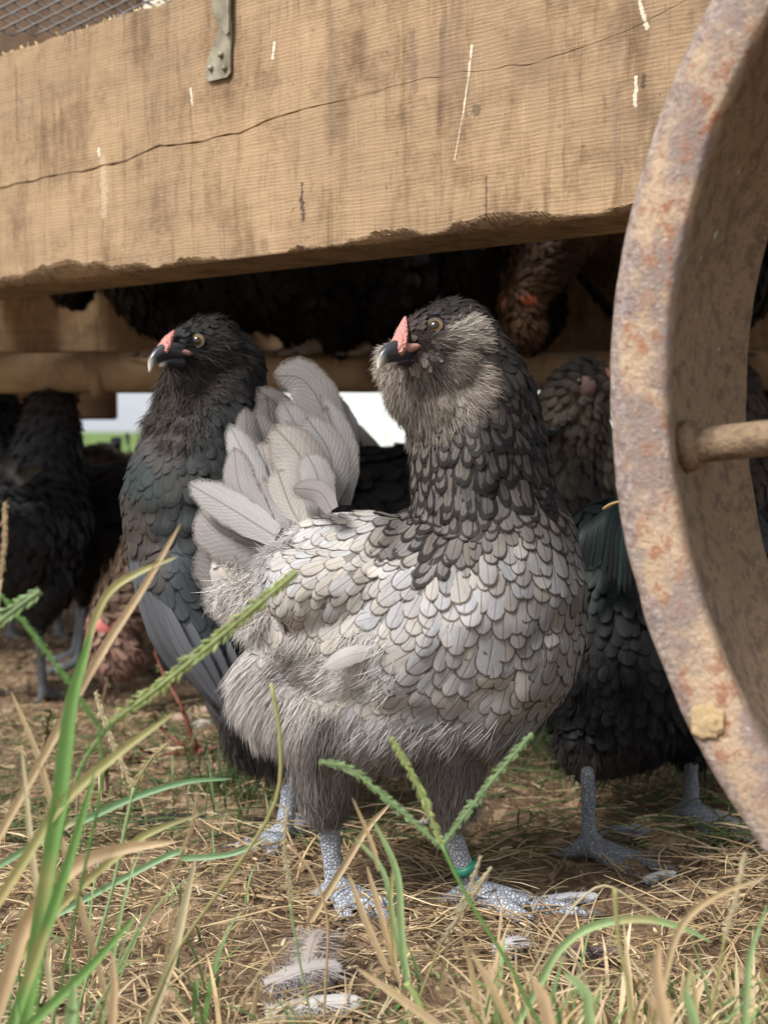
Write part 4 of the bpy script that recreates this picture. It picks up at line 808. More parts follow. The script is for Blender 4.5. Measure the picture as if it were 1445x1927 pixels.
PALB = dict(neck=((.030, .033, .033), (.010, .010, .011), .6), blue=((.052, .062, .068), (.020, .022, .026), .6), grn=((.026, .036, .035), (.009, .012, .013), .5), crown=((.014, .014, .014), (.008, .008, .008), .4), beard=((.050, .043, .040), (.03, .025, .022), .3), brn=((.050, .040, .034), (.018, .014, .012), .6), low=((.085, .088, .098), (.035, .034, .038), .5), blk=((.010, .010, .011), (.006, .006, .006), .4), throat=((.05, .042, .039), (.05, .04, .035), .3))
def left_hen():
    base = on_ground(545, 1600); base[2] = gz(base[0], base[1])
    root = thing('hen', 'black hen with slate wing looking left, standing behind the grey hen at left', 'hen', base)
    ch = [px_chain([(398, 655, 1.31, 60), (430, 700, 1.32, 72), (405, 780, 1.32, 98), (385, 860, 1.31, 128), (372, 940, 1.30, 146), (382, 1030, 1.30, 146), (420, 1110, 1.31, 150), (480, 1190, 1.33, 150), (540, 1260, 1.36, 140), (600, 1300, 1.40, 110)]),
          px_chain([(395, 650, 1.30, 58), (360, 655, 1.285, 46), (335, 662, 1.275, 30)]), px_chain([(350, 700, 1.29, 42), (345, 745, 1.30, 48), (360, 800, 1.30, 70)]),
          px_chain([(330, 1100, 1.25, 70), (370, 1200, 1.25, 62), (420, 1290, 1.26, 42), (445, 1350, 1.27, 20)]), px_chain([(480, 1300, 1.33, 90), (520, 1370, 1.32, 60), (545, 1430, 1.31, 40)]), px_chain([(440, 1300, 1.36, 60), (470, 1400, 1.36, 40), (480, 1430, 1.36, 26)])]
    f1 = on_ground(535, 1590); f2 = on_ground(590, 1560); f1[2] = gz(*f1[:2]); f2[2] = gz(*f2[:2]); k1 = W(550, 1450, 1.30); k2 = W(600, 1430, 1.36)
    legs = [[(*k1, .0095), (*(k1*.5+(f1+[0, 0, .013])*.5), .0082), (*(f1+[0, 0, .013]), .009)], [(*k2, .0095), (*(f2+[0, 0, .013]), .009)]]+foot(f1, 1.1, math.radians(225), f1[2])+foot(f2, 1.1, math.radians(215), f2[2])
    R = [(390, 600, .8, .2, 4.5, 11, 3.4, 'crown', 1), (450, 640, .8, .6, 5, 15, 4, 'crown', 1), (330, 625, .3, -.9, 4, 8, 3, 'crown', .8), (480, 700, .5, .9, 6, 18, 4.5, 'crown', 1), (440, 780, .3, 1, 7, 22, 5, 'neck', 1), (340, 820, -.2, 1, 7, 20, 5, 'throat', .8), (310, 780, -.2, 1, 6, 18, 5, 'throat', .7), (380, 850, 0, 1, 8, 24, 6, 'neck', 1), (460, 860, .2, 1, 8, 24, 6, 'neck', 1),
         (290, 880, -.3, 1, 9, 24, 7, 'grn', 1), (340, 940, 0, 1, 10, 26, 8, 'neck', 1), (260, 960, -.1, 1, 10, 26, 8, 'brn', 1), (300, 1040, .1, 1, 10, 26, 8, 'brn', 1), (400, 960, .1, 1, 10, 26, 8, 'grn', 1), (420, 1040, .3, 1, 10, 28, 8, 'grn', 1), (270, 1060, .1, 1, 10, 26, 8, 'low', 1), (360, 1060, .35, 1, 10, 26, 8, 'blue', 1),
         (300, 1140, .35, 1, 11, 34, 8, 'low', 1), (360, 1180, .55, 1, 12, 42, 8.5, 'low', 1), (420, 1150, .6, 1, 11, 34, 9, 'blue', 1), (400, 1270, .65, 1, 12, 50, 8, 'low', 1), (470, 1200, .6, .9, 12, 40, 9, 'blue', 1), (500, 1330, .4, 1, 10, 30, 8, 'blk', 1), (460, 1400, .2, 1, 8, 22, 6, 'belly_', .7), (540, 1420, 0, 1, 7, 18, 5, 'belly_', .6),
         (360, 700, .4, .9, 5, 12, 3, 'beard', .5), (400, 700, .8, .7, 5, 13, 3.5, 'beard', .7), (340, 750, -.1, 1, 5, 13, 3.5, 'throat', .5), (355, 650, .7, .2, 4, 8, 2.6, 'crown', .5), (420, 660, .8, .3, 5, 12, 3.4, 'beard', .8)]
    PALB['belly_'] = PALB['beard']; fld = px_field(R, PALB, 1.29)
    def blob(*cs):
        def f(P):
            o = np.zeros(len(P))
            for (x, y, r, wgt) in cs:
                c = W(x, y, 1.29); d = np.sqrt((P[:, 0]-c[0])**2+(P[:, 2]-c[2])**2)/(r*1.29/F_PX); o = np.maximum(o, wgt*np.clip(1.25-d, 0, .25)*4)
            return o
        return f
    jobs = [dict(mask=blob((370, 710, 50, 1), (410, 670, 45, .8), (330, 760, 50, .8), (360, 790, 50, .6)), L=.015, lift=.4, w=.00031, rep=9, curl=.5, seed=1, bright=1.5),
            dict(mask=blob((390, 600, 70, 1), (340, 625, 25, 1)), L=.008, lift=.25, w=.00025, rep=6, seed=2, bright=1.3), dict(mask=blob((540, 1430, 60, 1), (470, 1400, 60, 1)), L=.02, lift=.3, w=.00031, rep=6, seed=3, bright=1.2),
            dict(mask=lambda P: np.ones(len(P)), dens=.08, L=.010, lift=.12, w=.0003, seed=8, bright=1.3)]
    bvh = bird(root, base, ch, legs, fld, .0032, 0, jobs, M_LEG, .0014, 23, 200, cand=20000, excl=[(W(371, 641, 1.265), .0085), (W(362, 643, 1.262), .008)])
    # long wing quills
    for k, (x0, y0, x1, y1, x2, y2, wd) in enumerate(((250, 1060, 290, 1190, 350, 1290, 17), (262, 1080, 320, 1210, 400, 1320, 18), (290, 1110, 350, 1230, 425, 1340, 18), (320, 1130, 380, 1240, 440, 1365, 18), (350, 1140, 410, 1250, 450, 1390, 17), (380, 1150, 440, 1260, 470, 1400, 17))):
        q, n_ = hit(bvh, x1, y1); D = (float(q[1]) if q is not None else 1.24)-.006+.001*k
        V, F, uv = long_feather([W(x0, y0, D+.01), W(x1, y1, D), W(x2, y2, D+.008)], wd*D/F_PX, [-.4, -1, .15], cup=.12); c = np.array((.085, .09, .10))*rnd.uniform(.8, 1.25)
        obj('wing_feather', mesh_data('wing_feather', V-base, F, uv=uv, cols={'bc': np.tile([*c, .5], (len(V), 1)), 'ec': np.tile([.03, .03, .034], (len(V), 1))}), M_FEATHER, root)
    for k, pp in enumerate(([(300, 1180), (320, 1240), (345, 1262)], [(420, 1330), (450, 1400), (470, 1425)], [(440, 1300), (500, 1400), (520, 1430)])):
        V, F, uv = long_feather([W(x, y, 1.34) for x, y in pp], .012, [-.3, -1, .1]); obj('tail_feather', mesh_data('tail_feather', V-base, F, uv=uv, cols={'bc': np.tile([.012, .012, .014, .3], (len(V), 1)), 'ec': np.tile([.006]*3, (len(V), 1))}), M_FEATHER, root)
    q, nn = hit(bvh, 372, 641); eye_part(root, base, q-nn*.0012, nn*.5+np.array([-.35, -.8, .1]), .0056)
    D = 1.262
    beak_parts(root, base, [W(345, 665, D), W(318, 660, D-.01), W(298, 668, D-.016), W(286, 682, D-.02), W(281, 701, D-.022)], [.0060, .0064, .0050, .0032, .0005], [W(342, 680, D), W(317, 682, D-.01), W(300, 688, D-.016)], [.0055, .0036, .0010])
    V, F = tube(spline([W(328, 622, D+.004), W(318, 634, D-.005), W(310, 650, D-.012), W(304, 664, D-.015)], 14)-base, np.interp(np.linspace(0, 1, 14), [0, .3, .7, 1], [.0014, .0046, .0070, .0056]), 14, flat=.55, up=(-.55, -.80, .25))
    V = V + nrm(V-V.mean(0))*((vnoise(V, 420, 3)-.5)*.0014)[:, None]; obj('comb', mesh_data('comb', V, F), M_COMB, root)
    V, F = tube(spline([W(314, 658, D-.009), W(336, 661, D-.005), W(362, 666, D-.001)], 8)-base, [.0045, .0052, .0054, .005, .0045, .0038, .003, .001], 10, flat=.8); obj('face_skin', mesh_data('face_skin', V, F), simple('pink_face_skin', (.30, .16, .14), .6, .6, 350), root)
left_hen()

def right_hen():
    base = on_ground(1110, 1620); base[2] = gz(base[0], base[1])
    root = thing('hen', 'glossy black hen with green sheen standing between the grey hen and the wheel', 'hen', base)
    ch = [px_chain([(1130, 1010, 1.38, 70), (1160, 1060, 1.38, 125), (1150, 1160, 1.37, 160), (1160, 1260, 1.36, 165), (1170, 1330, 1.35, 125), (1140, 1380, 1.35, 80)]),
          px_chain([(1290, 1060, 1.42, 90), (1270, 1160, 1.40, 130), (1240, 1290, 1.38, 130)]), px_chain([(1110, 1390, 1.34, 70), (1105, 1430, 1.33, 36), (1105, 1455, 1.33, 18)]), px_chain([(1290, 1370, 1.40, 60), (1300, 1420, 1.42, 26)]), px_chain([(1340, 980, 1.45, 60), (1400, 900, 1.47, 50), (1450, 820, 1.48, 44)])]
    f1 = on_ground(1108, 1625); f2 = on_ground(1300, 1560); f1[2] = gz(*f1[:2]); f2[2] = gz(*f2[:2]); k1 = W(1106, 1455, 1.29); k2 = W(1300, 1425, 1.40)
    legs = [[(*k1, .0082), (*(k1*.5+(f1+[0, 0, .013])*.5), .0075), (*(f1+[0, 0, .013]), .0088)], [(*k2, .0080), (*(k2*.5+(f2+[0, 0, .013])*.5), .0080), (*(f2+[0, 0, .013]), .010)]]+foot(f1, 1.2, math.radians(-25), f1[2])+foot(f2, 1.35, math.radians(-50), f2[2])
    R = [(1130, 950, .5, .8, 9, 30, 6, 'grn', 1), (1100, 1050, -.3, 1, 9, 30, 6, 'grn', 1), (1200, 1000, 0, 1, 9, 30, 6, 'grn', 1), (1120, 1200, -.1, 1, 11, 28, 8, 'blk', 1), (1200, 1200, 0, 1, 11, 28, 8, 'blk', 1), (1110, 1350, -.1, 1, 9, 22, 7, 'blk', .8), (1110, 1430, 0, 1, 8, 20, 5, 'belly_', .6), (1280, 1380, 0, 1, 8, 20, 5, 'blk', .7), (1300, 1100, 0, 1, 11, 28, 8, 'blk', 1), (1450, 820, 0, 1, 8, 24, 6, 'brn', 1)]
    fld = px_field(R, PALB, 1.33)
    jobs = [dict(mask=lambda P: (P[:, 2] < .17)*1., L=.022, lift=.25, w=.00031, rep=3, seed=2, bright=1.3), dict(mask=lambda P: np.ones(len(P)), dens=.1, L=.012, lift=.12, w=.0004, seed=3, bright=1.4)]
    bird(root, base, ch, legs, fld, .0042, 0, jobs, M_LEGD, .004, 31, 60, cand=9000)
    for k in range(16):
        x0 = 1105+k*5; y0 = 925+abs(k-6)*5; sx = -30+k*5
        V, F, uv = long_feather([W(x0+45, y0+5, 1.30), W(x0+5+sx*.4, y0+50, 1.275), W(x0-10+sx, y0+150+rnd.uniform(-30, 30), 1.27)], .0045, [-.3, -1, .3], cup=.2)
        c = rnd.choice([(.010, .020, .019), (.009, .012, .012), (.012, .012, .015), (.018, .034, .031)]); obj('saddle_feather', mesh_data('saddle_feather', V-base, F, uv=uv, cols={'bc': np.tile([*c, .6], (len(V), 1)), 'ec': np.tile([.006]*3, (len(V), 1))}), M_FEATHER, root)
right_hen()

# ------------------------------------------------------------------ the rest of the flock: built once per pose and colour, then copied
def flock_hen(pose, cols, label, seed, tailcol, face=(.35, .1, .09), leg=M_LEGD, tail=True):
    root = thing('hen', label, 'hen', (0, 0, 0), 'hens crowded under the trailer'); base = np.zeros(3)
    low = pose == 'perched'; z0 = -.10 if low else 0.
    ch = [[(-.10, 0, .235+z0, .060), (-.04, 0, .215+z0, .088), (.03, 0, .215+z0, .094), (.08, 0, .245+z0, .078)]]
    low = low
    if pose == 'pecking': hd = np.array([.215, 0, .115]); ch.append([(.08, 0, .24, .07), (.14, 0, .21, .052), (.18, 0, .16, .040), (.20, 0, .13, .033), (.215, 0, .115, .031)]); f = nrm(np.array([.45, 0, -.9]))
    elif low: hd = np.array([.19, 0, .165]); ch.append([(.08, 0, .25+z0, .068), (.13, 0, .255+z0, .05), (.17, 0, .225, .038) if 0 else (.165, 0, .145, .038), (.19, 0, .145, .031)]); hd = np.array([.19, 0, .145]); f = nrm(np.array([.8, 0, -.6]))
    elif pose == 'low_head': hd = np.array([.19, 0, .215+z0]); ch.append([(.08, 0, .25+z0, .068), (.13, 0, .27+z0, .05), (.17, 0, .245+z0, .038), (.19, 0, .215+z0, .031)]); f = nrm(np.array([.6, 0, -.8]))
    else: hd = np.array([.135, 0, .415+z0]); ch.append([(.075, 0, .25+z0, .075), (.10, 0, .31+z0, .056), (.12, 0, .365+z0, .045), (.125, 0, .40+z0, .036), (.135, 0, .415+z0, .032)]); f = nrm(np.array([.97, 0, -.2]))
    ch.append([(*hd, .031), (*(hd+f*.022), .021)]); ch.append([(*(hd-np.array([0, 0, .02])+f*.006), .026), (*(hd-np.array([0, 0, .045])), .03)])
    legs = []
    for s in (-1, 1):
        ch.append([(0, s*.045, .16+z0, .045), (-.005, s*.045, .125+z0, .022)]); zt = max(.125+z0, .05); zf = .012
        legs.append([(-.008, s*.045, zt, .0085), (.0, s*.045, (zt+zf)/2, .0075), (.008, s*.045, zf, .008)]); legs += foot(np.array([.008, s*.045, 0]), 1.1, 0, 0)
    P = []; A = []; Dd = []
    for (p, d, s, L, w_, k) in (((hd[0], 0, hd[2]+.03), (-1, 0, .1), 6, 12, 4, 0), ((.09, 0, .33+z0), (-.5, 0, -1), 9, 24, 6, 1), ((.14, 0, .24+z0), (-.1, 0, -1), 12, 28, 9, 1), ((.05, 0, .22+z0), (-.8, 0, -.5), 13, 30, 9, 2), ((-.08, 0, .25+z0), (-1, 0, -.1), 13, 34, 9, 2), ((0, 0, .15+z0), (-.5, 0, -.8), 11, 24, 8, 3), ((-.1, 0, .2+z0), (-.6, 0, -.8), 11, 28, 8, 3), ((hd[0]+.01, 0, hd[2]-.03), (-.5, 0, -.8), 6, 14, 4, 4)):
        P.append(p); Dd.append(d); A.append([s/1e3, L/1e3, w_/1e3, *cols[k], *(np.array(cols[k])*.35), .7, 1, 0.])
    fld = Field(P, A, Dd, (1, .35, 1))
    jobs = [dict(mask=lambda P: (np.linalg.norm(P-(hd-np.array([0, 0, .035])), axis=1) < .035)*1., L=.014, lift=.4, w=.00043, rep=4, curl=.5, seed=1, bright=1.3), dict(mask=lambda P: (P[:, 2] < .16+z0)*1., L=.022, lift=.3, w=.00050, rep=2, seed=2, bright=1.2)]
    bird(root, base, ch, legs, fld, .0055, 0, jobs, leg, .005, seed, 0, cand=6000, smooth=4)
    if tail:
        for k in range(11):
            a = (k-5)*.16; P = [(-.10, a*.06, .25+z0), (-.16, a*.12, .31+z0), (-.19-.02*math.cos(a), a*.20, .365+z0-abs(a)*.05)]
            V, F, uv = long_feather(P, .017, [-.5, 1 if k > 5 else -1, .5], cup=.1, rows=8, cols=5); c = np.array(tailcol)*rnd.uniform(.7, 1.2)
            obj('tail_feather', mesh_data('tail_feather', V, F, uv=uv, cols={'bc': np.tile([*c, .5], (len(V), 1)), 'ec': np.tile(c*.4, (len(V), 1))}), M_FEATHER, root)
    u = np.array([-f[2], 0, f[0]]); u = u if u[2] > 0 or pose != 'stand' else -u; u = np.array([f[2]*-1, 0, f[0]])
    beak_parts(root, base, [hd+f*.030+u*.002, hd+f*.045+u*.004, hd+f*.056-u*.003], [.0085, .0068, .0006], [hd+f*.030-u*.006, hd+f*.044-u*.005, hd+f*.050-u*.005], [.006, .004, .001])
    V, F = tube(spline([hd+f*.018+u*.024, hd+f*.032+u*.014, hd+f*.042+u*.008], 8), [.002, .004, .006, .0065, .006, .005, .004, .002], 8); obj('comb', mesh_data('comb', V, F), M_COMB, root)
    fm = simple('flock_face', face, .6, .4, 300)
    for s in (-1, 1):
        c = hd+f*.008+np.array([0, s*.0275, 0])+u*.004
        V = ICO_V*np.array([.015, .005, .012])+c+f*.005-u*.003-np.array([0, s*.003, 0]); obj('face_skin', mesh_data('face_skin', V, ICO_F), fm, root); eye_part(root, base, c, np.array([.15, s, 0.]), .0052)
    return root
def copy_tree(o, parent=None):
    c = o.copy(); COL.objects.link(c); c.parent = parent
    for chd in o.children: copy_tree(chd, c)
    return c
B1, B2 = (.012, .012, .013), (.02, .018, .018)
protos = dict(
    black=flock_hen('stand', [B1, B2, B1, B2, B1], 'x', 41, (.012, .02, .02)),
    greybrown=flock_hen('stand', [(.05, .045, .04), (.11, .095, .08), (.10, .085, .08), (.07, .06, .055), (.17, .14, .11)], 'x', 42, (.10, .09, .09), face=(.20, .12, .11)),
    perch=flock_hen('perched', [B1, B2, B1, (.014, .012, .012), B1], 'x', 43, (.012, .014, .016), tail=True, leg=leg_mat('pale_leg', (.40, .30, .22), (.15, .1, .08))),
    brown=flock_hen('pecking', [(.06, .035, .022), (.075, .045, .028), (.045, .03, .02), (.16, .115, .06), (.12, .07, .04)], 'x', 44, (.03, .02, .015), face=(.62, .16, .08)),
    speck=flock_hen('pecking', [(.16, .11, .08), (.20, .14, .11), (.14, .10, .08), (.12, .09, .07), (.25, .15, .12)], 'x', 45, (.1, .07, .05), face=(.55, .16, .15)),
    slate=flock_hen('stand', [(.03, .03, .032), (.055, .055, .06), (.06, .06, .066), (.04, .04, .042), (.06, .05, .045)], 'x', 46, (.06, .06, .06)),
    blacklow=flock_hen('low_head', [B1, B2, B1, B2, B1], 'x', 48, (.012, .02, .02)),
    white_tail=flock_hen('low_head', [(.3, .25, .2), (.35, .3, .24), (.30, .27, .24), (.25, .22, .2), (.3, .25, .2)], 'x', 47, (.62, .60, .55), face=(.5, .2, .18)))
used = set()
def place(kind, p, heading, label, s=1.0, pitch=0):
    o = protos[kind]
    if kind in used: o = copy_tree(o)
    used.add(kind); o.location = tuple(p); o.rotation_euler = (0, pitch, math.radians(heading)); o.scale = (s, s, s); o['label'] = label
def G(px, D): p = W(px, 900, D); return np.array([p[0], p[1], gz(p[0], p[1])])
def PR(px, D=2.09): p = W(px, 700, D); return np.array([p[0], p[1], .436+.026])
place('black', G(150, 2.25), 195, 'black hen with raised tail among the crowd left of the slate hen', .98)
place('slate', G(15, 2.0), 75, 'slate hen cut by the left edge of the picture')
place('black', G(250, 2.75), 40, 'black hen deep in shade behind the black one at left')
place('slate', G(60, 2.6), 300, 'dark hen behind the left edge crowd below the green gap', .95)
place('brown', G(215, 2.95), 250, 'reddish brown hen in the far shade below the small bright gap', 1.05)
place('speck', G(570, 1.88), 184, 'speckled brown hen with pink face pecking the ground beside the slate wing', 1.1)
place('blacklow', G(680, 1.75), 180, 'black hen whose back shows between the grey tail and the bearded face', 1.12)
place('white_tail', G(905, 2.05), 2, 'pale hen whose fluffy white tail stands before the bright gap', 1.15)
place('greybrown', G(893, 1.72), -32, 'grey brown hen with a bearded face looking right behind the grey hen neck', 1.0)
place('greybrown', G(1560, 2.0), 165, 'grey brown hen with red face seen through the wheel at the right edge', 1.05)
place('black', G(1480, 1.7), 200, 'black hen seen low through the wheel spokes at the right edge', .78)
place('slate', G(1330, 2.3), 20, 'dark hen standing behind the wheel rim', 1.0)
place('slate', G(1345, 1.62), 250, 'black hen behind the rim with only its feet showing under the wheel', .9)
place('perch', PR(370), 160, 'black hen roosting on the rail above the black hen head', 1.05)
place('perch', PR(600), 200, 'large black hen roosting on the rail left of the bearded face', 1.2)
place('perch', PR(740), 170, 'black hen roosting on the rail directly behind the bearded head', 1.15)
place('perch', PR(925), 80, 'black hen roosting in deep shade over the bearded hen neck', 1.15)
place('brown', PR(1215, 1.9)-np.array([0, 0, .04]), 212, 'brown hen with a red face bending its head down from the rail by the wheel', .92)
place('perch', PR(1290, 2.1), 20, 'dark hen roosting on the rail behind the wheel rim', 1.1)

# ------------------------------------------------------------------ litter, stones, plants
def inst_soup(items):
    V = []; F = []; C = []; o = 0
    for v, f, c in items: V.append(v); F += [[i+o for i in q] for q in f]; C.append(np.broadcast_to(c, (len(v), 3))); o += len(v)
    return np.concatenate(V), F, np.concatenate(C)
M_STRAW = attr_mat('dry_straw', rough=.6, trans=.1); M_GRASS = attr_mat('grass_leaf', rough=.5, spec=.4, trans=.3); M_STONE = simple('stone', (.30, .20, .15), .85, .6, 120, .35)
def straw_field(n, seed, xr, yr, Lr, rr, cols, name, label, zmax=.012, bunch=0):
    r = np.random.default_rng(seed); seg = 5
    x = r.uniform(*xr, n); y = yr[0]+(yr[1]-yr[0])*r.random(n)**1.5
    dens = vnoise(np.stack([x, y], -1), 9, 5); keep = dens > r.random(n)*.75; x, y = x[keep], y[keep]; n = len(x)
    L = r.uniform(*Lr, n); R = r.uniform(*rr, n); a = r.uniform(0, 2*math.pi, n); cv = r.normal(0, 14, n)*r.random(n); t = np.linspace(-.5, .5, seg+1)
    ang = a[:, None]+cv[:, None]*L[:, None]*t[None]; kink = (r.random(n) < .3)[:, None]*(t[None] > r.uniform(-.2, .2, n)[:, None])*r.normal(0, .6, n)[:, None]; ang = ang+kink
    dx = np.cumsum(np.cos(ang)*L[:, None]/seg, 1); dy = np.cumsum(np.sin(ang)*L[:, None]/seg, 1)
    X = x[:, None]+dx-dx.mean(1, keepdims=True); Y = y[:, None]+dy-dy.mean(1, keepdims=True)
    Z = gheight(X, Y)+R[:, None]+.003+r.random(n)[:, None]**2*zmax+t[None]*r.normal(0, .14, n)[:, None]*L[:, None]+(.25-t[None]**2)*r.uniform(0, .25, n)[:, None]*L[:, None]
    P = np.stack([X, Y, Z], -1); T = nrm(np.gradient(P, axis=1)); N1 = nrm(np.cross(T, [0, 0, 1.])); N2 = np.cross(T, N1); k = 4
    th = np.arange(k)*2*math.pi/k+.4; fl = r.uniform(.3, 1, n)[:, None, None, None]; tap = np.array([.5, 1, 1, .9, .8, .35])[None, :, None, None]
    V = P[:, :, None]+R[:, None, None, None]*tap*(np.cos(th)[None, None, :, None]*N1[:, :, None]+np.sin(th)[None, None, :, None]*N2[:, :, None]*fl)
    m = (seg+1)*k; i = np.arange(seg)[:, None]*k; j = np.arange(k)[None]; q = np.stack([i+j, i+(j+1) % k, i+k+(j+1) % k, i+k+j], -1).reshape(-1, 4)
    F = (q[None]+(np.arange(n)*m)[:, None, None]).reshape(-1, 4); cols = np.array(cols); C = cols[r.integers(0, len(cols), n)]*r.uniform(.7, 1.25, (n, 1))
    return obj(name, mesh_data(name, V.reshape(-1, 3), F, cols={'bc': np.repeat(C, m, 0)}), M_STRAW, kind='stuff', label=label, category='straw')
TAN = [(.52, .39, .22), (.42, .30, .165), (.58, .47, .30), (.32, .215, .12), (.21, .14, .085), (.16, .105, .068)]
straw_field(13000, 1, (-.75, .75), (.78, 1.9), (.012, .06), (.0003, .0009), TAN, 'straw', 'trodden straw and dry grass littered over the soil')
straw_field(1300, 2, (-.5, .5), (.80, 1.35), (.04, .11), (.0005, .0012), TAN[:3], 'straw', 'longer pale straw stems lying on the ground in front', .02)
straw_field(16000, 3, (-.8, .8), (.78, 2.6), (.004, .018), (.0005, .0018), TAN[2:], 'chaff', 'short broken chaff and bark bits on the soil', .006)
straw_field(2500, 4, (-.6, .6), (1.25, 1.9), (.03, .08), (.0006, .0012), [(.09, .13, .04), (.12, .16, .06), (.06, .09, .03)], 'cut_grass', 'green cut grass trampled flat behind the hen feet', .02)
def blades(n, seed, reg, Lr, wr, cols, name, label, lean=.45, extra=None):
    r = np.random.default_rng(seed); seg = 6; x, y = reg(r, n); n = len(x); L = r.uniform(*Lr, n)
    if extra is not None: L = L*extra(x, y)
    a = r.uniform(0, 2*math.pi, n); ln = np.abs(r.normal(0, lean, n)); bd = r.uniform(.3, 1.6, n); P = [np.stack([x, y, gheight(x, y)-.003], -1)]
    for s in range(seg):
        th = ln+bd*(s/seg)**1.5; P.append(P[-1]+np.stack([np.cos(a)*np.sin(th), np.sin(a)*np.sin(th), np.cos(th)], -1)*(L/seg)[:, None])
    P = np.stack(P, 1); wd = r.uniform(*wr, n)[:, None]*np.array([.6, .9, 1, .95, .8, .5, .05])[None]; f = a+math.pi/2+r.normal(0, .5, n)
    S = np.stack([np.cos(f), np.sin(f), 0*f], -1)[:, None]; up = nrm(np.cross(np.gradient(P, axis=1), S))
    V = np.stack([P-S*wd[..., None]+up*wd[..., None]*.35, P, P+S*wd[..., None]+up*wd[..., None]*.35], 2).reshape(-1, 3)
    m = (seg+1)*3; i = np.arange(seg)[:, None]*3; j = np.arange(2)[None]; q = np.stack([i+j, i+j+1, i+j+4, i+j+3], -1).reshape(-1, 4)
    F = (q[None]+(np.arange(n)*m)[:, None, None]).reshape(-1, 4); cols = np.array(cols); C = cols[r.integers(0, len(cols), n)]*r.uniform(.75, 1.25, (n, 1))
    return obj(name, mesh_data(name, V, F, cols={'bc': np.repeat(C, m, 0)}), M_GRASS, kind='stuff', label=label, category='grass')
GRN = [(.12, .22, .06), (.16, .28, .09), (.21, .31, .12), (.10, .17, .06), (.25, .30, .12)]; DRY = [(.60, .46, .26), (.52, .38, .20), (.66, .54, .34), (.55, .42, .26)]
def reg_fl(r, n): x = -.06-r.random(n)**1.3*.24; y = r.uniform(.62, .98, n); k = x < -.03-.22*(y-.6); return x[k], y[k]
def reg_fr(r, n): x = .05+r.random(n)*.28; y = r.uniform(.62, .86, n); return x, y
blades(70, 1, reg_fl, (.05, .13), (.0008, .0018), GRN+GRN[:2]+DRY[:2], 'grass', 'clump of tall green grass in the lower left foreground', .3)
blades(1150, 2, reg_fr, (.03, .10), (.0009, .0022), GRN[:3]+DRY+DRY+DRY[2:3], 'grass', 'mixed green and dry grass along the bottom right foreground', .5)
blades(600, 3, lambda r, n: (r.uniform(-.3, .3, n), r.uniform(.74, .95, n)), (.015, .05), (.0008, .0017), GRN[:3]+DRY+DRY, 'grass', 'low sparse grass along the bottom of the picture', .7)
blades(900, 4, lambda r, n: (r.normal(-.12, .05, n), r.normal(1.52, .08, n)), (.02, .06), (.0006, .0013), [(.05, .10, .03), (.07, .13, .04), (.04, .07, .02)], 'grass', 'dark green grass tuft behind the legs of the hens', .8)
blades(1000, 5, lambda r, n: (r.normal(.22, .1, n), r.normal(1.62, .09, n)), (.02, .06), (.0006, .0013), [(.06, .11, .04), (.10, .15, .06), (.18, .18, .09), (.04, .07, .02)], 'grass', 'shaded grass behind the black hen feet by the wheel', .9)
blades(350, 6, lambda r, n: (r.uniform(-.45, -.1, n), r.uniform(1.0, 1.5, n)), (.02, .05), (.0006, .0013), GRN[:3]+DRY, 'grass', 'thin young grass on the soil at the left', .9)
blades(6000, 7, lambda r, n: (r.uniform(-2, 2.4, n), r.uniform(4.6, 8, n)), (.05, .12), (.003, .005), [(.10, .20, .05), (.14, .24, .07)], 'grass', 'meadow grass beyond the trailer seen through the gap', .4)

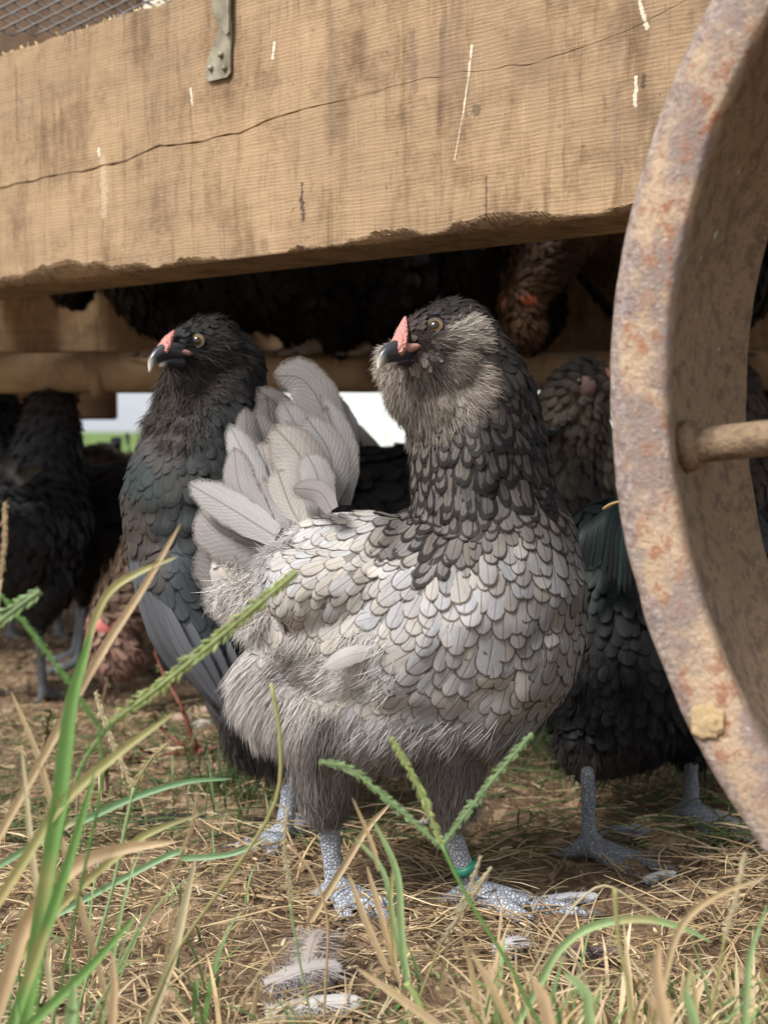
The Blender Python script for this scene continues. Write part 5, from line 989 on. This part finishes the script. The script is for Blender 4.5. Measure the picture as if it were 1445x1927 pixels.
# individually traced foreground stalks and leaves
def seedspike(P, R, n, col, seed, size=.0042):
    r = np.random.default_rng(seed); C = spline(P, n); T, N1, N2 = frames(C); items = []
    V, F = tube(C, R, 6); items.append((V, F, np.array(col)*.8))
    for i in range(n):
        for s in (-1, 1):
            sd_ = N2[i] if abs(N2[i][1]) < .8 else N1[i]; d = nrm(T[i]*.95+sd_*s*.36+r.normal(0, .22, 3)); c = C[i]+sd_*s*R*1.1+T[i]*r.normal(0, .0006)
            if r.random() < .12: continue
            L = size*r.uniform(.6, 1.35)*min(1, .35+1.6*(1-abs(2*i/n-1))); v, f = tube([c, c+d*L*.35, c+d*L*.75, c+d*L], [.0003, size*.19, size*.15, .0001], 6, flat=.6); items.append((v, f, np.array(col)*r.uniform(.7, 1.25)*(1+r.normal(0, .06, 3))))
    return items
def stalk(label, cat, parts, D, name='grass_stalk', group='grass stalks in the foreground'):
    """parts: (kind, pixel points, width px, colour)"""
    if not isinstance(D, tuple) and D < .93: D *= .92
    allp = []; first = None
    for kind, pts, wd, c in parts:
        DD = D if not isinstance(D, tuple) else None
        P = [W(x, y, (D if DD is not None else D[0]+(D[1]-D[0])*i/max(1, len(pts)-1))) for i, (x, y) in enumerate(pts)]
        allp.append((kind, P, wd, c))
    # carry the lowest stem on down to the ground
    li = min(range(len(allp)), key=lambda i: min(p[2] for p in allp[i][1])); P = allp[li][1]
    e = 0 if P[0][2] < P[-1][2] else -1; q = P[e]; o2 = P[1] if e == 0 else P[-2]
    if q[2] > .004:
        d = nrm(q-o2); d[2] = min(d[2], -.55); d = nrm(d); g = q+d*(q[2]-gz(q[0], q[1])+.004)/(-d[2])
        if e == 0: P.insert(0, g)
        else: P.append(g)
    base = np.array(P[0] if e == 0 else P[-1]); root = thing(name, label, cat, base, group)
    for k, (kind, P, wd, c) in enumerate(allp):
        Dm = np.mean([p[1] for p in P]); w_ = wd*Dm/F_PX/2
        if kind == 'stem': V, F = tube(spline(P, 22)-base, np.linspace(w_, w_*.8, 22), 8); o = obj('stem', mesh_data('stem', V, F, cols={'bc': np.broadcast_to(c, (len(V), 3))}), M_GRASS, root)
        elif kind == 'spike':
            L = sum(np.linalg.norm(a-b) for a, b in zip(P[:-1], P[1:])); n = max(8, int(L/.00125)); V, F, C = inst_soup(seedspike(P, w_*.45, n, c, k+int(wd*7), w_*1.7)); o = obj('seed_spike', mesh_data('seed_spike', V-base, F, cols={'bc': C}), M_GRASS, root)
        else:
            C = spline(P, 22); T = nrm(np.gradient(C, axis=0)); S = nrm(np.cross(T, nrm(np.array([.2, -1, .25])))); Nn = np.cross(S, T); v = np.linspace(0, 1, 22); prof = np.minimum(1, 8*v+.35)*np.minimum(1, np.sqrt(np.clip((1-v)*2.4, .0, 1))+.04)
            if e == -1: prof = prof[::-1]
            s = np.linspace(-1, 1, 5); V = (C[:, None]+S[:, None]*(s[None]*prof[:, None]*w_)[..., None]+Nn[:, None]*(np.abs(s)[None]*prof[:, None]*w_*.45)[..., None]).reshape(-1, 3)
            i = np.arange(21)[:, None]*5+np.arange(4)[None]; F = np.stack([i, i+1, i+6, i+5], -1).reshape(-1, 4)
            cc = np.array(c)[None]*(.85+.3*np.abs(np.tile(s, 22)))[:, None]; c2 = np.array((.5, .36, .18)); mx = (vnoise(V, 60, 3)[:, None] > .72)*.5; cc = cc*(1-mx)+c2*mx
            o = obj('leaf', mesh_data('leaf', V-base, F, cols={'bc': cc}), M_GRASS, root)
    return root
YG, LG, GR, TN, OR, CRM, TG = (.40, .48, .18), (.31, .44, .20), (.16, .31, .085), (.54, .41, .24), (.58, .42, .25), (.62, .54, .34), (.38, .36, .15)
stalk('long yellow green seed spike slanting up across the grey hen flank', 'grass stalk', [('spike', [(560, 1075), (450, 1168), (330, 1268), (208, 1362)], 22, YG), ('stem', [(208, 1362), (150, 1450), (110, 1600), (90, 1750)], 7, GR)], .80)
stalk('green seed head with three spread spikes in front of the grey hen legs', 'grass stalk', [('spike', [(600, 1434), (660, 1450), (740, 1515), (828, 1592)], 15, LG), ('spike', [(735, 1388), (765, 1440), (800, 1510), (830, 1590)], 15, YG), ('spike', [(1002, 1380), (950, 1440), (890, 1515), (832, 1592)], 14, LG), ('stem', [(830, 1588), (880, 1690), (960, 1820), (1000, 1900)], 8, GR)], .84)
stalk('tan dry stalk rising to the black hen chest with a bent green leaf', 'grass stalk', [('leaf', [(340, 985), (270, 1105), (190, 1230), (95, 1400)], 16, TN), ('leaf', [(335, 1047), (265, 1075), (205, 1115), (170, 1190), (150, 1290)], 14, TG)], .82)
stalk('bleached upright seed stalk at the left edge, tallest one', 'grass stalk', [('spike', [(10, 945), (8, 1010), (2, 1090)], 12, TN), ('stem', [(2, 1090), (-10, 1250), (-12, 1500)], 5, TN)], .80)
stalk('broad bright green leaf blade standing upright at lower left', 'grass leaf', [('leaf', [(172, 1190), (135, 1320), (112, 1500), (90, 1640)], 30, GR)], .78)
stalk('pale green toothed spike with a short fork at the left edge', 'grass stalk', [('spike', [(75, 1112), (30, 1145), (-20, 1185)], 24, LG), ('spike', [(0, 1118), (60, 1190), (130, 1285), (185, 1365)], 13, GR), ('stem', [(185, 1365), (190, 1480), (150, 1680)], 7, GR)], .79)
stalk('orange tan curled leaf arching over the lower left soil', 'grass leaf', [('leaf', [(330, 1585), (220, 1600), (130, 1640), (50, 1740), (8, 1860)], 30, OR)], .80)
stalk('second thin tan leaf crossing the orange leaf at lower left', 'grass leaf', [('leaf', [(385, 1530), (300, 1560), (240, 1595), (120, 1700), (40, 1800)], 15, TG)], .84)
stalk('tall thin bent stem reaching up the grey hen rear with a tan tip', 'grass stalk', [('stem', [(510, 1285), (527, 1390), (518, 1510), (440, 1640), (340, 1780), (285, 1900)], 8, TG)], .86)
stalk('ripe tan seed spike on a green stem left of the black hen leg', 'grass stalk', [('spike', [(372, 1492), (360, 1560), (320, 1650), (262, 1745)], 9, TN), ('stem', [(262, 1745), (225, 1820), (180, 1900)], 6, LG)], .86)
stalk('flat straw coloured blade standing left of the grey hen feet', 'grass leaf', [('leaf', [(368, 1615), (350, 1690), (325, 1800), (290, 1900)], 18, CRM)], .86)
stalk('small cream seed head on a thin green stem before the blue legs', 'grass stalk', [('spike', [(541, 1520), (535, 1590), (542, 1650), (546, 1700)], 11, CRM), ('stem', [(546, 1700), (560, 1790), (578, 1880)], 5, LG)], .92)
stalk('bent tan stem curving down from the small cream seed head', 'grass stalk', [('stem', [(540, 1590), (585, 1640), (616, 1730), (612, 1860)], 6, TN)], .92)
stalk('cluster of dry and green blades right of the grey hen left foot', 'grass clump', [('leaf', [(655, 1645), (690, 1740), (730, 1830)], 13, TN), ('leaf', [(662, 1500), (700, 1590), (712, 1640)], 8, TN), ('leaf', [(700, 1540), (745, 1640), (755, 1760), (765, 1850)], 14, LG), ('leaf', [(665, 1575), (720, 1640), (745, 1760), (770, 1850)], 10, LG), ('leaf', [(690, 1630), (715, 1720), (752, 1850)], 12, TN), ('leaf', [(742, 1610), (735, 1700), (745, 1830)], 9, TG), ('stem', [(765, 1850), (790, 1890), (815, 1960)], 14, YG)], .86)
stalk('pair of cream seed spikes in front of the banded leg', 'grass stalk', [('spike', [(905, 1612), (880, 1680), (855, 1720)], 10, CRM), ('spike', [(925, 1632), (880, 1700), (830, 1775)], 13, CRM), ('stem', [(830, 1775), (800, 1850), (770, 1930)], 5, TG)], .90)
stalk('tan arching stalk crossing the lower right corner', 'grass stalk', [('leaf', [(1450, 1650), (1350, 1685), (1280, 1745), (1245, 1860), (1235, 1927)], 14, TN)], .74)
stalk('pale upright stalk by the foot of the wheel', 'grass stalk', [('spike', [(1402, 1605), (1385, 1690), (1365, 1760)], 12, CRM), ('stem', [(1365, 1760), (1340, 1900)], 6, TG)], .76)
stalk('long green leaf bowed over flat right of the toes', 'grass leaf', [('leaf', [(1340, 1775), (1280, 1745), (1200, 1730), (1110, 1745), (1050, 1790), (1010, 1860)], 16, LG)], .86)
stalk('brownish stem leaning left in the lower right grass', 'grass stalk', [('stem', [(1157, 1672), (1163, 1760), (1180, 1850), (1190, 1927)], 9, TG)], .74)
stalk('thin pale stem bent over into an arch right of the toes', 'grass stalk', [('stem', [(1262, 1742), (1200, 1700), (1130, 1668), (1060, 1730), (1010, 1820)], 5, CRM)], .90)
stalk('blue green blade lying level across the left soil', 'grass leaf', [('leaf', [(437, 1466), (350, 1472), (250, 1502), (150, 1548), (80, 1580)], 13, (.16, .30, .14))], .92)
stalk('cream feathery seed head with a side spike over the left soil', 'grass stalk', [('spike', [(180, 1302), (200, 1370), (225, 1430), (250, 1482)], 12, CRM), ('spike', [(315, 1400), (280, 1435), (252, 1482)], 12, (.48, .44, .22)), ('stem', [(252, 1482), (235, 1560), (210, 1680), (170, 1820)], 7, LG)], .92)
stalk('striped green grass leaf lying right of the tan seed spike', 'grass leaf', [('leaf', [(505, 1575), (440, 1606), (350, 1616), (300, 1618)], 12, (.22, .36, .18))], 1.0)
stalk('tan broken stalk leaning right behind the toes of the banded leg', 'grass stalk', [('leaf', [(735, 1512), (690, 1560), (650, 1625)], 14, TN)], 1.06)
for i, (pts, wd, c, D, lb) in enumerate((([(20, 1300), (70, 1420), (110, 1560)], 12, TN, .82, 'tan blade slanting right beside the left edge'), ([(330, 1340), (220, 1420), (110, 1520), (20, 1660)], 20, TG, .78, 'olive blade slanting down to the left edge'), ([(40, 1400), (60, 1600), (80, 1750)], 12, CRM, .80, 'cream upright straw at the left edge'), ([(180, 1450), (120, 1650), (40, 1880)], 22, GR, .76, 'green blade behind the broad upright leaf'), ([(260, 1720), (160, 1830), (60, 1927)], 20, GR, .76, 'dark green blade low in the left corner'), ([(1060, 1830), (1100, 1870), (1110, 1940)], 22, LG, .74, 'green blade tip in the bottom right clump'), ([(1000, 1840), (1020, 1880), (1035, 1940)], 26, OR, .74, 'broad tan blade at the bottom right of the middle'), ([(885, 1790), (920, 1850), (960, 1930)], 16, TN, .76, 'tan blade pointing left at the bottom middle'), ([(670, 1822), (740, 1870), (830, 1935)], 16, TN, .80, 'tan straw slanting right at the bottom middle'), ([(210, 1790), (215, 1860), (210, 1940)], 16, OR, .76, 'short upright tan blade at bottom left'), ([(140, 1850), (135, 1900), (130, 1940)], 24, LG, .74, 'wide pale green blade tip at bottom left'), ([(1445, 1700), (1410, 1800), (1400, 1927)], 14, LG, .74, 'green blade at the right edge bottom'), ([(1240, 1770), (1235, 1840), (1250, 1927)], 24, OR, .72, 'blurred broad tan blade at bottom right'), ([(1300, 1820), (1290, 1870), (1310, 1940)], 20, LG, .72, 'pale green blade low at bottom right'))):
    stalk(lb, 'grass leaf', [('leaf', pts, wd, c)], D, 'grass_leaf')
# red-stemmed weed and small weeds
def weed(name, label, base_px, brs, col, lcol, seed, leaf=.008, r0=.0030):
    r = np.random.default_rng(seed); b = on_ground(*base_px); b[2] = gz(b[0], b[1]); D = b[1]; root = thing(name, label, 'weed', b)
    for pts in brs:
        P = [W(x, y, D-.0+.02*i*(r.random()-.5)) for i, (x, y) in enumerate(pts)]
        P = [np.array([p[0], p[1], max(p[2], gz(p[0], p[1])+.004)]) for p in P]; C = spline(P, 18)+r.normal(0, .0008, (18, 3)); V, F = tube(C-b, np.linspace(r0, r0*.5, 18), 7)
        st = obj('stem', mesh_data('stem', V, F, cols={'bc': np.broadcast_to(col, (len(V), 3))}), M_GRASS, root); it = []
        for k in range(5, 18):
            for _ in range(3):
                if r.random() < .75:
                    d = nrm(r.normal(0, 1, 3)+[0, -.2, .3]); L = leaf*r.uniform(.5, 1.2); s = nrm(np.cross(d, r.normal(0, 1, 3)))*L*.28; c = C[k]
                    it.append((np.array([c, c+d*L*.5+s, c+d*L, c+d*L*.5-s]), [[0, 1, 2, 3]], np.array(lcol)*r.uniform(.6, 1.3)))
        V, F, Cc = inst_soup(it); obj('foliage', mesh_data('foliage', V-b, F, cols={'bc': Cc}), M_GRASS, st, kind='stuff')
RED = (.26, .09, .06)
weed('weed', 'sprawling red stemmed weed on the soil left of the grey hen', (370, 1420), [[(372, 1420), (340, 1330), (300, 1250), (283, 1185)], [(372, 1420), (420, 1400), (440, 1350), (418, 1300), (350, 1270)], [(365, 1440), (300, 1420), (250, 1400), (225, 1370)], [(370, 1450), (420, 1460), (440, 1400), (425, 1370)], [(365, 1440), (340, 1400), (310, 1380), (285, 1340)], [(372, 1430), (330, 1440), (260, 1450), (210, 1452)]], RED, (.13, .17, .06), 3)
weed('weed', 'small spiky weed sprig before the pecking hen', (258, 1330), [[(258, 1330), (250, 1290), (258, 1240)], [(195, 1320), (205, 1270), (207, 1235)]], (.24, .16, .09), (.20, .20, .09), 5)
weed('weed', 'little upright brown twig weed in the left middle', (195, 1500), [[(195, 1500), (200, 1460), (190, 1430)], [(80, 1440), (85, 1380), (95, 1340)]], (.28, .18, .11), (.16, .18, .07), 8)
# stones
def stone(px, py, w_, label, col=None, seed=0, grp='stones on the soil'):
    p = on_ground(px, py); p[2] = gz(p[0], p[1]); bm = bmesh.new(); bmesh.ops.create_icosphere(bm, subdivisions=3, radius=1); s = w_*p[1]/F_PX/2
    for v in bm.verts:
        c = np.array(v.co); k = .75+.55*float(fbm(c[None]+seed*3.7, 1.1, 3, seed)[0]); v.co = Vector((c[0]*s*k, c[1]*s*.8*k, c[2]*s*.6*k+s*.25))
    me = bpy.data.meshes.new('stone'); bm.to_mesh(me); bm.free(); me.polygons.foreach_set('use_smooth', np.ones(len(me.polygons), bool))
    o = obj('stone', me, col or M_STONE, label=label, category='stone', group=grp); o.location = p
stone(345, 1360, 48, 'flat pinkish stone beneath the red stemmed weed', None, 1); stone(388, 1350, 50, 'larger rounded stone under the slate wing tip', None, 2); stone(1100, 1520, 42, 'brown stone behind the left foot of the black hen by the wheel', simple('brown_stone', (.26, .15, .09), .9, .6, 120), 3)
stone(382, 1372, 40, 'pale chip of stone lying under the rounded stone', simple('pale_stone', (.40, .36, .34), .85, .6, 120), 4)
def pebbles():
    it = []; r = np.random.default_rng(4); sm = ICO_V[:, :]
    for i in range(900):
        x, y = r.uniform(-.7, .7), .8+1.9*r.random()**1.2; s = r.uniform(.0015, .005)*(1+(r.random() < .06)); c = [x, y, gz(x, y)+s*.4]; v = sm*s*(1+r.normal(0, .12, (len(sm), 1)))*[1, 1, .7]
        it.append((v+c, ICO_F.tolist(), np.array((.22, .15, .10))*r.uniform(.6, 1.5)))
    V, F, C = inst_soup(it); obj('soil_crumbs', mesh_data('soil_crumbs', V, F, cols={'bc': C}), M_STRAW, kind='stuff', label='small clods and pebbles scattered on the bare soil', category='pebbles')
pebbles()
# shed feathers lying about
def shed(px, py, L, wd, head, c, label, fluff=.5, tilt=.15, D=None, seed=0):
    p = on_ground(px, py); p[2] = gz(p[0], p[1])+.006; s = p[1]/F_PX; r = np.random.default_rng(seed); a = math.radians(head); d = np.array([math.cos(a), math.sin(a), 0]); L *= s; wd *= s
    root = thing('shed_feather', label, 'feather', p, 'feathers shed on the ground'); P = [(0, 0, 0), tuple(d*L*.5+[0, 0, tilt*L*.6]), tuple(d*L+[0, 0, tilt*L*.7])]
    V, F, uv = long_feather(P, wd/2, [0, -.5, 1], cup=.25); obj('vane', mesh_data('vane', V, F, uv=uv, cols={'bc': np.tile([*c, .2], (len(V), 1)), 'ec': np.tile(np.array(c)*.6, (len(V), 1))}), M_FEATHER, root)
    n = int(520*fluff+60); C = spline(P, 30)[r.integers(0, 22, n)]; sd_ = r.choice([-1, 1], n)[:, None]*np.array([-d[1], d[0], 0])[None]+d*.5+r.normal(0, .3, (n, 3))+[0, 0, .35]
    v, f, cc = strands(C, np.tile([0, 0, 1.], (n, 1)), sd_, wd*.7, .06, .0003, np.tile(np.array(c)*1.1, (n, 1)), seed, .8, 4, .14); obj('down', mesh_data('down', v, f, cols={'bc': cc}), M_DOWN, root, kind='stuff')
shed(500, 1870, 150, 90, 10, (.34, .31, .295), 'large soft grey feather at the bottom left of the middle', 1, .3, seed=1); shed(570, 1855, 130, 90, 75, (.28, .24, .215), 'brownish grey feather standing up behind the pale one', 1, .6, seed=2)
shed(500, 1915, 190, 70, 5, (.48, .46, .44), 'white fluffy feather at the very bottom', 1, .15, seed=3); shed(1210, 1668, 70, 26, 15, (.5, .52, .54), 'small white down feather on bare soil right of the toes', 1.2, .2, seed=4)
shed(250, 1545, 150, 50, -12, (.022, .022, .026), 'black feather lying on the soil left of the hens', .1, .1, seed=5); shed(1020, 1705, 110, 34, 0, (.46, .46, .48), 'pale grey feather by the long toe of the banded foot', .8, .1, seed=6)
shed(790, 1560, 90, 26, -35, (.40, .38, .37), 'thin grey feather caught between the grey hen legs', .6, .3, seed=7); shed(1130, 1580, 100, 40, -20, (.25, .26, .30), 'bluish grey feather behind the foot of the black hen by the wheel', .5, .15, seed=8)
shed(540, 1560, 100, 30, 200, (.05, .035, .03), 'dark brown feather under the blue leg of the black hen', .1, .2, seed=9); shed(1050, 1800, 130, 60, -5, (.13, .10, .10), 'dark brown feather clump in the lower right litter', 1, .1, seed=10); shed(930, 1790, 70, 50, 20, (.40, .385, .40), 'white feather tuft in the lower right litter', .8, .3, seed=11)
# bit of straw stuck on the wheel edge
V, F = tube(spline([W(1136, 958, .90), W(1150, 949, .89), W(1164, 944, .88)], 6), [.0012, .0016, .0016, .0015, .0014, .001], 6, flat=.5); c = V.mean(0)
o = obj('straw_piece', mesh_data('straw_piece', V-c, F, cols={'bc': np.tile([.6, .42, .2], (len(V), 1))}), M_STRAW, label='pale bit of straw sticking out behind the left edge of the wheel', category='straw'); o.location = c
